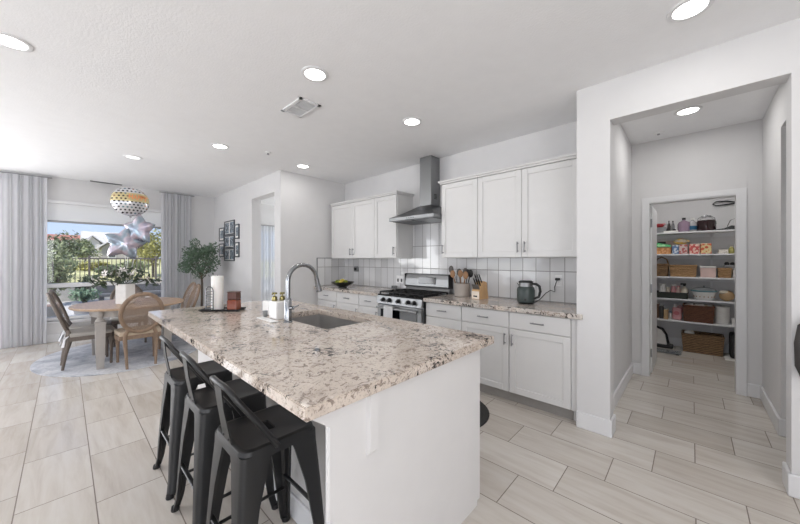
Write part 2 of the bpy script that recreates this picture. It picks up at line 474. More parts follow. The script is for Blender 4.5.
# ------------------------------------------------------------------ mesh helpers
class MB:
    def __init__(s):
        s.bm = bmesh.new()
    def box(s, x0, x1, y0, y1, z0, z1, bev=0.0, seg=2, rot=None, piv=None):
        r = bmesh.ops.create_cube(s.bm, size=1)
        vs = r['verts']
        for v in vs:
            v.co = Vector(((x0 + x1) / 2 + v.co.x * (x1 - x0), (y0 + y1) / 2 + v.co.y * (y1 - y0), (z0 + z1) / 2 + v.co.z * (z1 - z0)))
        if bev > 0:
            es = list({e for v in vs for e in v.link_edges})
            q = bmesh.ops.bevel(s.bm, geom=es, offset=bev, segments=seg, affect='EDGES', profile=0.5)
            vs = list({v for f in q['faces'] for v in f.verts} | {v for v in vs if v.is_valid})
        if rot is not None:
            p = Vector(piv) if piv else Vector(((x0 + x1) / 2, (y0 + y1) / 2, (z0 + z1) / 2))
            m = rot if isinstance(rot, Matrix) else Matrix.Rotation(rot[1], 3, rot[0])
            for v in vs: v.co = p + m @ (v.co - p)
        return s
    def loft(s, secs, cap=True, closed=True):
        rings = [[s.bm.verts.new(p) for p in sec] for sec in secs]
        n = len(rings[0])
        for a, b in zip(rings, rings[1:]):
            for i in range(n if closed else n - 1):
                j = (i + 1) % n
                s.bm.faces.new((a[i], a[j], b[j], b[i]))
        if cap:
            s.bm.faces.new(list(reversed(rings[0])))
            s.bm.faces.new(rings[-1])
        return s
    def lathe(s, prof, n=24, c=(0, 0, 0), sx=1, sy=1):
        secs = []
        for r, z in prof:
            r = max(r, 0.0004)
            secs.append([(c[0] + math.cos(2 * math.pi * i / n) * r * sx, c[1] + math.sin(2 * math.pi * i / n) * r * sy, c[2] + z) for i in range(n)])
        return s.loft(secs)
    def cyl(s, p0, p1, r0, r1=None, n=16):
        return s.tube([p0, p1], [r0, r0 if r1 is None else r1], n)
    def tube(s, pts, r, n=10, flat=1.0, closed=False):
        pts = [Vector(p) for p in pts]
        m = len(pts)
        rs = r if isinstance(r, (list, tuple)) else [r] * m
        secs = []
        up = None
        for i, p in enumerate(pts):
            if closed: t = pts[(i + 1) % m] - pts[i - 1]
            else: t = pts[min(i + 1, m - 1)] - pts[max(i - 1, 0)]
            t.normalize()
            if up is None:
                up = Vector((0, 0, 1)) if abs(t.z) < 0.9 else Vector((1, 0, 0))
            a = t.cross(up)
            if a.length < 1e-5: a = t.cross(Vector((0, 1, 0)))
            a.normalize()
            b = a.cross(t).normalized()
            up = b
            secs.append([tuple(p + a * math.cos(2 * math.pi * k / n) * rs[i] + b * math.sin(2 * math.pi * k / n) * rs[i] * flat) for k in range(n)])
        if closed: secs.append(secs[0]); return s.loft(secs, cap=False)
        return s.loft(secs)
    def prism(s, poly, h0, h1, axis='z'):
        def f(a, b, h):
            return {'z': (a, b, h), 'y': (a, h, b), 'x': (h, a, b)}[axis]
        return s.loft([[f(a, b, h0) for a, b in poly], [f(a, b, h1) for a, b in poly]])
    def ball(s, c, r, sc=(1, 1, 1), u=14, v=9):
        q = bmesh.ops.create_uvsphere(s.bm, u_segments=u, v_segments=v, radius=r)
        for x in q['verts']:
            x.co = Vector((c[0] + x.co.x * sc[0], c[1] + x.co.y * sc[1], c[2] + x.co.z * sc[2]))
        return s
    def grid(s, fn, nu, nv):
        vs = [[s.bm.verts.new(fn(i / nu, j / nv)) for j in range(nv + 1)] for i in range(nu + 1)]
        for i in range(nu):
            for j in range(nv):
                s.bm.faces.new((vs[i][j], vs[i + 1][j], vs[i + 1][j + 1], vs[i][j + 1]))
        return s
    def face(s, pts):
        s.bm.faces.new([s.bm.verts.new(p) for p in pts]); return s
    def build(s, name, mat, parent=None, smooth=False, loc=None):
        me = bpy.data.meshes.new(name)
        bmesh.ops.recalc_face_normals(s.bm, faces=s.bm.faces)
        s.bm.to_mesh(me); s.bm.free()
        me.materials.append(MATS[mat])
        if smooth:
            me.polygons.foreach_set('use_smooth', [True] * len(me.polygons))
            try: me.set_sharp_from_angle(angle=R(38))
            except Exception: pass
        o = bpy.data.objects.new(name, me)
        COL.objects.link(o)
        if parent is not None: o.parent = parent
        if loc is not None: o.location = loc
        return o
def tag(o, label=None, cat=None, group=None, kind=None):
    if label: o['label'] = label
    if cat: o['category'] = cat
    if group: o['group'] = group
    if kind: o['kind'] = kind
    return o
def thing(name, label, cat, loc=(0, 0, 0), rz=0.0, group=None):
    o = bpy.data.objects.new(name, None)
    o.empty_display_size = 0.05
    COL.objects.link(o)
    o.location = loc
    o.rotation_euler = (0, 0, rz)
    return tag(o, label, cat, group)
def struct(name, mb, mat, label=None, cat=None):
    o = mb.build(name, mat)
    return tag(o, label, cat, None, 'structure')
def copy_tree(o, parent=None):
    c = o.copy(); COL.objects.link(c)
    if parent is not None: c.parent = parent
    for ch in list(o.children): copy_tree(ch, c)
    return c
def text_mesh(body, size, name, mat, parent, place, depth=0.0, bold=0.0):
    """letters as geometry; place(x, y) -> 3-D point"""
    cu = bpy.data.curves.new('letters', 'FONT')
    cu.body = body; cu.size = size; cu.align_x = 'CENTER'; cu.align_y = 'CENTER'; cu.offset = bold
    to = bpy.data.objects.new('letters', cu)
    COL.objects.link(to)
    dg = bpy.context.evaluated_depsgraph_get(); dg.update()
    me = bpy.data.meshes.new_from_object(to.evaluated_get(dg))
    bpy.data.objects.remove(to); bpy.data.curves.remove(cu)
    for v in me.vertices: v.co = Vector(place(v.co.x, v.co.y))
    me.materials.clear(); me.materials.append(MATS[mat])
    me.name = name
    o = bpy.data.objects.new(name, me); COL.objects.link(o); o.parent = parent
    return o

# ================================================================== SETTING
CZ = 2.743
struct('floor', MB().box(-7.9, 2.8, -4.12, 6.72, -0.08, 0), 'floor_tile', 'beige porcelain plank tile floor laid in a staggered pattern', 'floor')
struct('ceiling', MB().box(-7.9, 2.8, -4.12, 6.72, CZ, CZ + 0.1), 'ceiling_paint', 'white textured ceiling with recessed lights', 'ceiling')
# left wall with the dining window and the den window
WY0, WY1, WZ0, WZ1 = -0.30, 1.40, 0.34, 2.33
m = MB()
m.box(-7.9, -7.75, -4.12, -3.6, 0, CZ).box(-7.9, -7.75, -1.2, WY0, 0, CZ).box(-7.9, -7.75, -3.6, -1.2, 0, 0.4).box(-7.9, -7.75, -3.6, -1.2, 2.3, CZ).box(-7.9, -7.75, WY1, 3.02, 0, CZ).box(-7.9, -7.75, WY0, WY1, 0, WZ0).box(-7.9, -7.75, WY0, WY1, WZ1, CZ)  # opening left of the dining window is added for the fill light
m.box(-7.9, -7.75, 3.78, 6.72, 0, CZ).box(-7.9, -7.75, 3.02, 3.78, 0, 0.55).box(-7.9, -7.75, 3.02, 3.78, 2.15, CZ)
struct('wall_left', m, 'wall_paint', 'white wall with the big dining window', 'wall')
m = MB()
m.box(-7.75, -5.70, 2.26, 2.42, 0, CZ).box(-5.70, -4.82, 2.26, 2.42, 2.44, CZ).prism([(-4.82, 2.26), (-4.62, 2.26), (-4.62, 3.6), (-4.74, 3.6), (-4.74, 2.42), (-4.82, 2.42)], 0, CZ)
struct('wall_inner', m, 'wall_paint', 'white wall with the framed pictures and the tall cased opening', 'wall')
m = MB().box(-4.70, -0.60, 3.48, 3.59, 0, CZ).box(-0.685, -0.53, 2.995, 4.70, 0, CZ)
struct('wall_back', m, 'wall_paint', 'white wall behind the range and cabinets', 'wall')
m = MB().prism([(-0.69, 0), (-0.46, 0), (-0.46, 2.44), (0.42, 2.44), (0.42, 0), (2.7, 0), (2.7, CZ), (-0.69, CZ)], 2.86, 3.0, 'y')
struct('wall_front', m, 'wall_paint', 'white wall and header framing the pantry alcove', 'wall')
m = MB().box(-0.53, -0.376, 4.66, 4.78, 0, CZ).box(0.342, 2.7, 4.66, 4.78, 0, CZ).box(-0.376, 0.342, 4.66, 4.78, 2.035, CZ)
struct('wall_pantry', m, 'wall_paint', 'white alcove wall around the pantry doorway', 'wall')
m = MB().box(0.505, 0.62, 3.79, 4.66, 0, CZ).box(0.505, 0.62, 3.0, 3.79, 2.39, CZ).box(0.62, 2.7, 3.79, 3.91, 0, CZ)
struct('wall_alcove', m, 'wall_paint', 'white alcove side wall with an opening to a hallway', 'wall')
m = MB().box(-0.92, -0.80, 4.78, 6.62, 0, CZ).box(0.80, 0.92, 4.78, 6.62, 0, CZ).box(-0.92, 0.92, 6.60, 6.72, 0, CZ)
struct('wall_closet', m, 'wall_paint', 'grey-white walls inside the walk-in pantry', 'wall')
m = MB().box(-7.9, -7.2 + 1.1, -4.12, -4, 0, CZ).box(-6.1, -3.7, -4.12, -4, 2.35, CZ).box(-3.7, -1.8, -4.12, -4, 0, CZ).box(-1.8, 0.6, -4.12, -4, 2.35, CZ).box(0.6, 2.8, -4.12, -4, 0, CZ)  # rear openings are added to let in sky and fill light
struct('wall_rear', m, 'wall_paint', 'white living room wall with two openings added for light', 'wall')
m = MB().box(2.7, 2.8, -4, -2.9, 0, CZ).box(2.7, 2.8, -0.3, 6.72, 0, CZ).box(2.7, 2.8, -2.9, -0.3, 0, 0.4).box(2.7, 2.8, -2.9, -0.3, 2.3, CZ)
struct('wall_right', m, 'wall_paint', 'white wall with a side window', 'wall')
m = MB().box(-7.75, -4.74, 6.0, 6.12, 0, CZ).box(-4.74, -4.62, 3.6, 6.12, 0, CZ)
struct('wall_den', m, 'wall_paint', 'white wall of the den beyond the cased opening', 'wall')
# backsplash tile
m = MB().prism([(-4.62, 0.92), (-0.69, 0.92), (-0.69, 1.384), (-2.232, 1.384), (-2.232, 1.95), (-2.982, 1.95), (-2.982, 1.384), (-4.62, 1.384)], 3.468, 3.482, 'y')
struct('wall_tile', m, 'tile_x', 'glossy pale grey upright tile backsplash behind the range', 'backsplash')
struct('wall_tile_side', MB().box(-4.622, -4.608, 2.90, 3.47, 0.92, 1.388), 'tile_y', 'glossy pale tile on the short return wall', 'backsplash')
struct('trim_4', MB().box(-4.622, -4.604, 2.892, 2.902, 0.92, 1.398).box(-4.622, -4.604, 2.892, 3.47, 1.388, 1.398), 'grey_plastic', 'thin dark metal edge strip around the tiles of the return wall', 'trim')

# baseboards
def base(name, segs, label):
    m = MB()
    for x0, x1, y0, y1 in segs:
        m.box(x0, x1, y0, y1, 0, 0.13, 0.005, 1)
    struct(name, m, 'trim_white', label, 'baseboard')
base('baseboard_left', [(-7.752, -7.733, -4, 2.26)], 'white baseboard under the dining window')
base('baseboard_inner', [(-7.733, -5.70, 2.243, 2.262), (-4.82, -4.62, 2.243, 2.262), (-4.622, -4.604, 2.25, 2.86)], 'white baseboard below the framed pictures')
base('baseboard_front', [(-0.691, -0.444, 2.843, 2.862), (-0.462, -0.444, 2.845, 3.0), (0.404, 2.7, 2.843, 2.862), (0.404, 0.422, 2.845, 3.0)], 'white baseboard at the foot of the alcove piers')
base('baseboard_pantry', [(-0.53, -0.433, 4.643, 4.662), (0.40, 0.505, 4.643, 4.662)], 'white baseboard beside the pantry door casing')
base('baseboard_alcove', [(-0.532, -0.513, 3.0, 4.66), (0.488, 0.507, 3.775, 4.66), (0.49, 2.7, 3.773, 3.792)], 'white baseboard along the alcove side walls')
base('baseboard_closet', [(-0.8, 0.8, 6.583, 6.602), (-0.802, -0.783, 4.78, 6.6), (0.783, 0.802, 4.78, 6.6)], 'white baseboard at the back of the pantry')

# dining window: frame, rail, glass, sill, lowered roller shade
win = thing('window_1', 'large white framed dining window onto the back yard', 'window', (-7.83, 0, 0)); win['kind'] = 'structure'
f = MB()
for y0, y1, z0, z1 in ((WY0, WY0 + 0.06, WZ0, WZ1), (WY1 - 0.06, WY1, WZ0, WZ1), (WY0, WY1, WZ0, WZ0 + 0.06), (WY0, WY1, WZ1 - 0.06, WZ1)):
    f.box(-0.05, 0.05, y0, y1, z0, z1, 0.006, 1)
f.build('window_frame', 'trim_white', win)
MB().box(-0.045, 0.05, WY0 + 0.06, WY1 - 0.06, 0.895, 0.965, 0.006, 1).build('window_rail', 'trim_white', win)
MB().box(-0.006, 0.006, WY0 + 0.05, WY1 - 0.05, WZ0 + 0.05, WZ1 - 0.05).build('window_pane', 'window_glass', win)
MB().box(-0.07, 0.11, WY0 - 0.03, WY1 + 0.03, WZ0 - 0.03, WZ0, 0.006, 1).build('window_sill', 'trim_white', win)
win2 = thing('window_2', 'den window with a gridded sash behind sheer curtains', 'window', (-7.83, 0, 0)); win2['kind'] = 'structure'
f = MB()
for y0, y1, z0, z1 in ((3.02, 3.08, 0.55, 2.15), (3.72, 3.78, 0.55, 2.15), (3.02, 3.78, 0.55, 0.61), (3.02, 3.78, 2.09, 2.15), (3.02, 3.78, 1.32, 1.38)):
    f.box(-0.05, 0.05, y0, y1, z0, z1, 0.005, 1)
f.build('window_frame', 'trim_white', win2)
f = MB()
for y in (3.25, 3.40, 3.55): f.box(-0.015, 0.02, y - 0.012, y + 0.012, 0.6, 2.1)
for z in (0.85, 1.09, 1.62, 1.86): f.box(-0.015, 0.02, 3.07, 3.73, z - 0.012, z + 0.012)
f.build('muntins', 'trim_white', win2)
MB().box(-0.006, 0.006, 3.06, 3.74, 0.59, 2.11).build('window_pane', 'window_glass', win2)

win3 = thing('fill_window', 'added window frame around the fill light, left of the view', 'window', (-7.83, 0, 0)); win3['kind'] = 'structure'  # frame for the opening added with the left fill light
f = MB()
for y0, y1, z0, z1 in ((-3.6, -3.53, 0.4, 2.3), (-1.27, -1.2, 0.4, 2.3), (-3.6, -1.2, 0.4, 0.47), (-3.6, -1.2, 2.23, 2.3), (-2.43, -2.37, 0.4, 2.3)):
    f.box(-0.05, 0.05, y0, y1, z0, z1, 0.005, 1)
f.build('window_frame', 'trim_white', win3)

# pantry door casing and the opened door
struct('trim_1', MB().prism([(-0.432, 0), (-0.376, 0), (-0.376, 2.03), (0.342, 2.03), (0.342, 0), (0.40, 0), (0.40, 2.085), (-0.432, 2.085)], 4.643, 4.661, 'y')
       .prism([(-0.378, 0), (-0.362, 0), (-0.362, 2.018), (0.328, 2.018), (0.328, 0), (0.344, 0), (0.344, 2.036), (-0.378, 2.036)], 4.650, 4.785, 'y'), 'trim_white', 'white casing around the pantry doorway', 'trim')
dr = thing('door_1', 'white pantry door standing open, seen along its hinge edge', 'door', (-0.36, 4.785, 0)); dr['kind'] = 'structure'
MB().box(-0.014, 0.012, 0, 0.70, 0.012, 2.015, 0.003, 1).build('door_slab', 'trim_white', dr)
for z in (0.25, 1.02, 1.80):
    MB().box(0.0, 0.014, -0.006, 0.0, z - 0.05, z + 0.05).cyl((0.0, -0.010, z - 0.05), (0.0, -0.010, z + 0.05), 0.007, n=8).build('hinge', 'nickel', dr)

# ================================================================== CEILING FIXTURES
def can_light(x, y, label, on=True, group='recessed ceiling lights', power=CAN_POWER):
    t = thing('recessed_light', label, 'ceiling light', (x, y, CZ), 0, group)
    MB().lathe([(0.072, 0.0), (0.098, 0.0), (0.098, -0.006), (0.090, -0.010), (0.074, -0.008), (0.072, 0.0)], 28).build('trim_ring', 'trim_white', t, True)
    MB().lathe([(0.073, -0.001), (0.073, -0.005)], 28).build('lens', 'lamp_on' if on else 'lamp_dim', t)
    if on:
        l = light('lamp', 'AREA', (0, 0, -0.012), (0, 0, 0), power, (1, 0.985, 0.965), shape='DISK', size=0.14)
        l.parent = t
can_light(-3.148, -0.236, 'lit recessed light farthest left on the ceiling, cut by the photo edge')
can_light(-2.049, 1.269, 'lit recessed light right beside the square ceiling vent')
can_light(-2.043, 2.365, 'lit recessed light above the range hood side of the ceiling')
can_light(-0.008, 2.341, 'lit recessed light nearest the camera, at the top edge right of centre')
can_light(-4.186, 1.285, 'lit recessed light between the vent and the dining window')
can_light(-4.183, 2.391, 'lit recessed light close to the corner beside the cabinets')
can_light(-5.487, 0.625, 'faint recessed light over the dining table', on=False)
can_light(-0.026, 3.936, 'lit recessed light inside the pantry alcove', power=3.4)
# unseen cans; the walkway and pantry ones are added to brighten
can_light(0.6, -2.0, 'recessed light over the living room')
can_light(-3.2, -2.4, 'recessed light over the living room left side')
can_light(1.5, 0.6, 'unseen recessed light added to brighten the walkway right of the camera', power=3)
can_light(0.0, 5.5, 'unseen recessed light added to brighten the pantry', power=6)
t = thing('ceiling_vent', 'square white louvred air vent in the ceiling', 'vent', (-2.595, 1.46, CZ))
f = MB()
for x0, x1, y0, y1 in ((-0.17, 0.17, -0.10, -0.075), (-0.17, 0.17, 0.075, 0.10), (-0.17, -0.145, -0.10, 0.10), (0.145, 0.17, -0.10, 0.10)):
    f.box(x0, x1, y0, y1, -0.012, 0)
f.build('frame', 'trim_white', t)
f = MB()
for k in range(11):
    y = -0.07 + k * 0.014
    f.box(-0.145, 0.145, y - 0.001, y + 0.009, -0.008, -0.005, rot=('X', 0.5))
f.box(-0.004, 0.004, -0.075, 0.075, -0.012, -0.003)
f.build('louvres', 'trim_white', t)
MB().box(-0.145, 0.145, -0.075, 0.075, -0.002, 0.0).build('duct_shade', 'grey_plastic', t)  # grey plate stands in for the shade inside the duct
tag(MB().box(-7.70, -7.64, 0.30, 0.72, CZ - 0.012, CZ, 0.003, 1).build('slot_vent', 'steel_dark'), 'dark narrow slot diffuser in the ceiling above the dining window', 'vent')
t = thing('sprinkler_head', 'small round sprinkler cap on the kitchen ceiling', 'sprinkler', (-3.987, 1.784, CZ), 0, 'ceiling detectors')
MB().lathe([(0.04, 0), (0.04, -0.006), (0.03, -0.012)], 20).build('cover', 'outlet_white', t, True)
MB().lathe([(0.012, -0.012), (0.012, -0.026), (0.018, -0.028)], 14).build('nozzle', 'nickel', t, True)
t = thing('sprinkler_head', 'small round sprinkler cap on the pantry alcove ceiling', 'sprinkler', (-0.265, 4.4, CZ), 0, 'ceiling detectors')
MB().lathe([(0.05, 0), (0.05, -0.006), (0.04, -0.014)], 20).build('cover', 'outlet_white', t, True)
MB().lathe([(0.012, -0.014), (0.012, -0.024)], 14).build('nozzle', 'nickel', t, True)

# ================================================================== CABINETS
def shaker(m, x0, x1, z0, z1, y, fr=0.058, th=0.02):
    """door or drawer front facing -y, its face at y"""
    m.box(x0 + 0.02, x1 - 0.02, y + 0.010, y + th, z0 + 0.02, z1 - 0.02)
    m.box(x0, x0 + fr, y, y + th, z0, z1, 0.0025, 1).box(x1 - fr, x1, y, y + th, z0, z1, 0.0025, 1)
    m.box(x0 + fr, x1 - fr, y, y + th, z0, z0 + fr, 0.0025, 1).box(x0 + fr, x1 - fr, y, y + th, z1 - fr, z1, 0.0025, 1)
    return m
def pull(parent, x, y, z, L=0.11, vertical=True):
    m = MB()
    a, b = (0, 0, L / 2), (0, 0, -L / 2)
    if not vertical: a, b = (L / 2, 0, 0), (-L / 2, 0, 0)
    d = lambda p, k: (x + p[0] * k, y - 0.028, z + p[2] * k)
    m.tube([d(a, 1), d(a, 0.9), d(b, 0.9), d(b, 1)], [0.004, 0.0062, 0.0062, 0.004], 8)
    for p in (a, b):
        q = d(p, 0.72)
        m.cyl(q, (q[0], y + 0.002, q[2]), 0.005, n=8)
    m.build('handle', 'nickel', parent, True)
UZ0, UZ1 = 1.385, 2.275
def upper(x0, x1, doors, label, ret=(False, False)):
    """doors: list of (x0, x1, handle_x)"""
    t = thing('upper_cabinet', label, 'cabinet', (x0, 3.15, UZ0), 0, 'white shaker wall cabinets')
    W = x1 - x0; H = UZ1 - UZ0
    MB().box(0, W, 0, 0.328, 0, H, 0.002, 1).build('body', 'cabinet_white', t)
    for a, b, hx in doors:
        d = shaker(MB(), a - x0 + 0.002, b - x0 - 0.002, 0.006, H - 0.004, -0.021).build('door', 'cabinet_white', t)
        pull(d, hx - x0, -0.021, 0.105)
    c = MB()
    l, r = (-0.03 if ret[0] else 0), (W + 0.03 if ret[1] else W)
    c.box(l, r, -0.05, 0.328, H + 0.02, H + 0.042, 0.003, 1).box(l * 0.4, W + (r - W) * 0.4, -0.032, 0.328, H, H + 0.022, 0.003, 1)
    c.build('crown_molding', 'cabinet_white', t)
upper(-4.54, -3.445, [(-4.535, -3.965, -4.0), (-3.965, -3.445, -3.93)], 'white two door wall cabinet in the corner, left of the single door one')
upper(-3.443, -2.985, [(-3.443, -2.99, -3.03)], 'white single door wall cabinet just left of the range hood', (False, True))
upper(-2.235, -1.742, [(-2.23, -1.742, -2.20)], 'white single door wall cabinet just right of the range hood', (True, False))
upper(-1.74, -0.695, [(-1.74, -1.25, -1.285), (-1.25, -0.73, -1.215)], 'white two door wall cabinet above the kettle')

def lower(x0, x1, rows, label, ndoor=1, split=None, hside=1):
    """rows: drawer heights from the top down; a door fills the rest unless None"""
    t = thing('base_cabinet', label, 'cabinet', (x0, 2.89, 0), 0, 'white shaker base cabinets')
    W = x1 - x0
    MB().box(0, W, 0, 0.585, 0.105, 0.875, 0.002, 1).build('body', 'cabinet_white', t)
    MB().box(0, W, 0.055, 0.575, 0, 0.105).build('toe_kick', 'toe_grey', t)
    z = 0.868
    for h in rows:
        d = MB().box(0.003, W - 0.003, -0.021, -0.001, z - h, z, 0.003, 1)
        d = d.build('drawer', 'cabinet_white', t)
        pull(d, W / 2, -0.021, z - h / 2, 0.12, False)
        z -= h + 0.006
    if z > 0.2:
        d = shaker(MB(), 0.003, W - 0.003, 0.112, z, -0.021).build('door', 'cabinet_white', t)
        pull(d, W - 0.035 if hside > 0 else 0.035, -0.021, z - 0.1, 0.11)
    return t
lower(-4.555, -4.025, [0.15], 'white base cabinet in the far corner under the fruit bowl')
lower(-4.022, -3.485, [0.15], 'white base cabinet second from the far corner')
lower(-3.482, -3.06, [0.15], 'white base cabinet just left of the range')
lower(-2.268, -1.79, [0.15, 0.19, 0.19, 0.19], 'white drawer stack just right of the range')
lower(-1.788, -1.268, [0.15], 'white base cabinet with one drawer below the knife block', hside=1)
lower(-1.266, -0.735, [0.15], 'white base cabinet with one drawer below the kettle', hside=-1)
tag(MB().box(-0.733, -0.692, 2.885, 3.47, 0.105, 0.875).box(-0.733, -0.692, 2.945, 3.47, 0, 0.105).build('filler_panel', 'cabinet_white'), 'narrow white filler strip closing the cabinets against the alcove pier', 'panel')
tag(MB().box(-4.618, -3.052, 2.835, 3.466, 0.877, 0.92, 0.004).build('countertop', 'granite_grey'), 'speckled granite worktop left of the range', 'countertop')
tag(MB().box(-2.278, -0.693, 2.835, 3.466, 0.877, 0.92, 0.004).box(-0.70, -0.645, 2.835, 2.857, 0.877, 0.92, 0.003, 1).build('countertop', 'granite_grey'), 'speckled granite worktop right of the range, under the kettle', 'countertop')

# ================================================================== RANGE AND HOOD
rg = thing('gas_range', 'stainless steel gas range with five knobs and black grates', 'range', (-2.665, 2.86, 0))
MB().box(-0.378, 0.378, 0.0, 0.59, 0.1, 0.90, 0.003, 1).box(-0.36, 0.36, 0.06, 0.57, 0, 0.1).build('body', 'steel_dark', rg)
MB().loft([[(x, -0.055, 0.80), (x, -0.035, 0.895), (x, 0.03, 0.905), (x, 0.03, 0.795)] for x in (-0.378, 0.378)]).build('control_panel', 'steel', rg)
for x in (-0.255, -0.145, 0.012, 0.175, 0.27):
    k = MB().cyl((x, -0.042, 0.850), (x, -0.052, 0.848), 0.030, n=18).cyl((x, -0.05, 0.848), (x, -0.088, 0.842), 0.023, 0.019, n=18)
    k = k.build('knob', 'black_plastic', rg, True)
    MB().box(x - 0.004, x + 0.004, -0.093, -0.086, 0.826, 0.858, 0.001, 1).build('pointer', 'steel', k)
od = MB().box(-0.374, 0.374, -0.04, 0.0, 0.27, 0.785, 0.006).build('oven_door', 'steel', rg)
MB().box(-0.31, 0.31, -0.045, -0.038, 0.36, 0.745, 0.002, 1).build('oven_window', 'black_gloss', od)
h = MB().tube([(-0.34, -0.085, 0.752), (0.34, -0.085, 0.752)], 0.014, 12)
for x in (-0.31, 0.31): h.cyl((x, -0.085, 0.752), (x, -0.038, 0.752), 0.010)
h.build('oven_handle', 'steel', od, True)
MB().box(-0.374, 0.374, -0.035, 0.0, 0.11, 0.262, 0.005).build('warming_drawer', 'steel', rg)
MB().box(-0.380, 0.380, -0.03, 0.555, 0.898, 0.916, 0.004, 1).build('cooktop', 'black_gloss', rg)
for cx in (-0.25, 0.0, 0.25):
    g = MB()
    for x in (-0.115, 0.115): g.box(cx + x - 0.007, cx + x + 0.007, 0.0, 0.50, 0.936, 0.950, 0.003, 1)
    for y in (0.0, 0.125, 0.25, 0.375, 0.488): g.box(cx - 0.115, cx + 0.115, y, y + 0.012, 0.936, 0.950, 0.003, 1)
    g.box(cx - 0.006, cx + 0.006, 0.0, 0.5, 0.938, 0.952, 0.003, 1)
    for x in (-0.115, 0.115):
        for y in (0.006, 0.494): g.box(cx + x - 0.008, cx + x + 0.008, y - 0.008, y + 0.008, 0.914, 0.94)
    g.build('grate', 'black_iron', rg)
for x, y in ((-0.25, 0.12), (-0.25, 0.38), (0, 0.25), (0.25, 0.12), (0.25, 0.38)):
    MB().lathe([(0.05, 0.915), (0.05, 0.922), (0.036, 0.924), (0.036, 0.932), (0.0, 0.933)], 20, (x, y, 0)).build('burner', 'black_iron', rg, True)
bgd = MB().loft([[(x, 0.500, 0.915), (x, 0.540, 0.985), (x, 0.560, 0.99), (x, 0.600, 0.99), (x, 0.600, 0.915)] for x in (-0.378, 0.378)])
bgd.loft([[(x, 0.505, 1.005), (x, 0.512, 1.10), (x, 0.53, 1.15), (x, 0.56, 1.168), (x, 0.600, 1.168), (x, 0.600, 0.985), (x, 0.56, 0.985)] for x in (-0.378, 0.378)])
bgd = bgd.build('backguard', 'steel', rg)
MB().box(-0.12, 0.17, 0.499, 0.512, 1.035, 1.125, 0.003, 1, rot=('X', -0.07)).build('display', 'black_gloss', bgd)
m = MB()
for sgn in (-1, 1): m.box(sgn * 0.378 - 0.006, sgn * 0.378 + 0.006, 0.502, 0.602, 0.985, 1.168, 0.004, 1)
m.build('end_cap', 'black_plastic', bgd)
tw = MB().grid(lambda u, v: (-2.855 + u * 0.16, 2.765 - 0.010 - 0.004 * math.sin(u * 19) - 0.012 * (1 - v), 0.49 + v * 0.28), 14, 6)
tw.grid(lambda u, v: (-2.855 + u * 0.16, 2.764 - 0.013 + 0.042 * v, 0.770 + 0.012 * math.sin(v * math.pi)), 14, 4)
tag(tw.build('dish_towel', 'tie_white', None, True), 'light grey dish towel hanging over the oven door handle', 'towel')
hd = thing('range_hood', 'stainless steel pyramid range hood with a tall chimney', 'range hood', (-2.61, 3.48, 1.875))
MB().box(-0.373, 0.373, -0.50, 0.0, 0.0, 0.045, 0.003, 1).build('lip', 'steel', hd)
MB().loft([[(-0.372, -0.498, 0.045), (0.372, -0.498, 0.045), (0.372, -0.004, 0.045), (-0.372, -0.004, 0.045)],
           [(-0.23, -0.36, 0.115), (0.25, -0.36, 0.115), (0.25, -0.004, 0.115), (-0.23, -0.004, 0.115)],
           [(-0.095, -0.21, 0.21), (0.115, -0.21, 0.21), (0.115, -0.004, 0.21), (-0.095, -0.004, 0.21)]]).build('canopy', 'steel_dark', hd)
MB().box(-0.085, 0.105, -0.20, -0.004, 0.21, 0.866, 0.003, 1).build('chimney', 'steel', hd)
f = MB()
for k in range(4): f.box(0.1045, 0.107, -0.13, -0.07, 0.30 + k * 0.018, 0.308 + k * 0.018)
f.build('vent_slots', 'black_plastic', hd)
f = MB()
for x in (-0.34, 0.01): f.box(x, x + 0.33, -0.46, -0.05, -0.008, 0.002, 0.002, 1)
f.build('filter', 'steel_dark', hd)
f = MB()
for k in range(4): f.cyl((-0.05 + k * 0.035, -0.503, 0.022), (-0.05 + k * 0.035, -0.498, 0.022), 0.007, n=12)
f.build('buttons', 'black_plastic', hd)

# ================================================================== ISLAND
il = thing('kitchen_island', 'white kitchen island base below the big granite top', 'island', (0, 0, 0))
m = MB().box(-3.30, -0.885, 0.83, 1.62, 0.0, 0.66, 0.004, 1)
m.box(-3.30, -2.47, 0.83, 1.62, 0.655, 0.874).box(-1.66, -0.885, 0.83, 1.62, 0.655, 0.874).box(-2.48, -1.65, 0.83, 1.09, 0.655, 0.874).box(-2.48, -1.65, 1.60, 1.62, 0.655, 0.874)
m.build('body', 'island_white', il)
MB().prism([(0.595, 0.0), (1.56, 0.0), (1.56, 0.874), (0.515, 0.874), (0.515, 0.868), (0.595, 0.81)], -0.895, -0.870, 'x').build('end_panel', 'island_white', il)
MB().box(-3.30, -0.90, 0.815, 0.832, 0.0, 0.12, 0.005, 1).build('base_trim', 'trim_white', il)
MB().loft([[(-0.872, 0.752, 0.640), (-0.872, 0.796, 0.640), (-0.872, 0.796, 0.874), (-0.872, 0.752, 0.874)],
           [(-0.850, 0.754, 0.662), (-0.850, 0.794, 0.662), (-0.846, 0.794, 0.874), (-0.846, 0.754, 0.874)]]).build('bracket', 'island_white', il)
for i in range(4):
    x0 = -3.28 + i * 0.59
    d = MB(); 
    d.box(x0, x0 + 0.58, 1.63, 1.648, 0.115, 0.69, 0.003, 1).box(x0, x0 + 0.58, 1.63, 1.648, 0.70, 0.865, 0.003, 1)
    d.build('door', 'cabinet_white', il)
SX0, SX1, SY0, SY1 = -2.43, -1.70, 1.135, 1.55
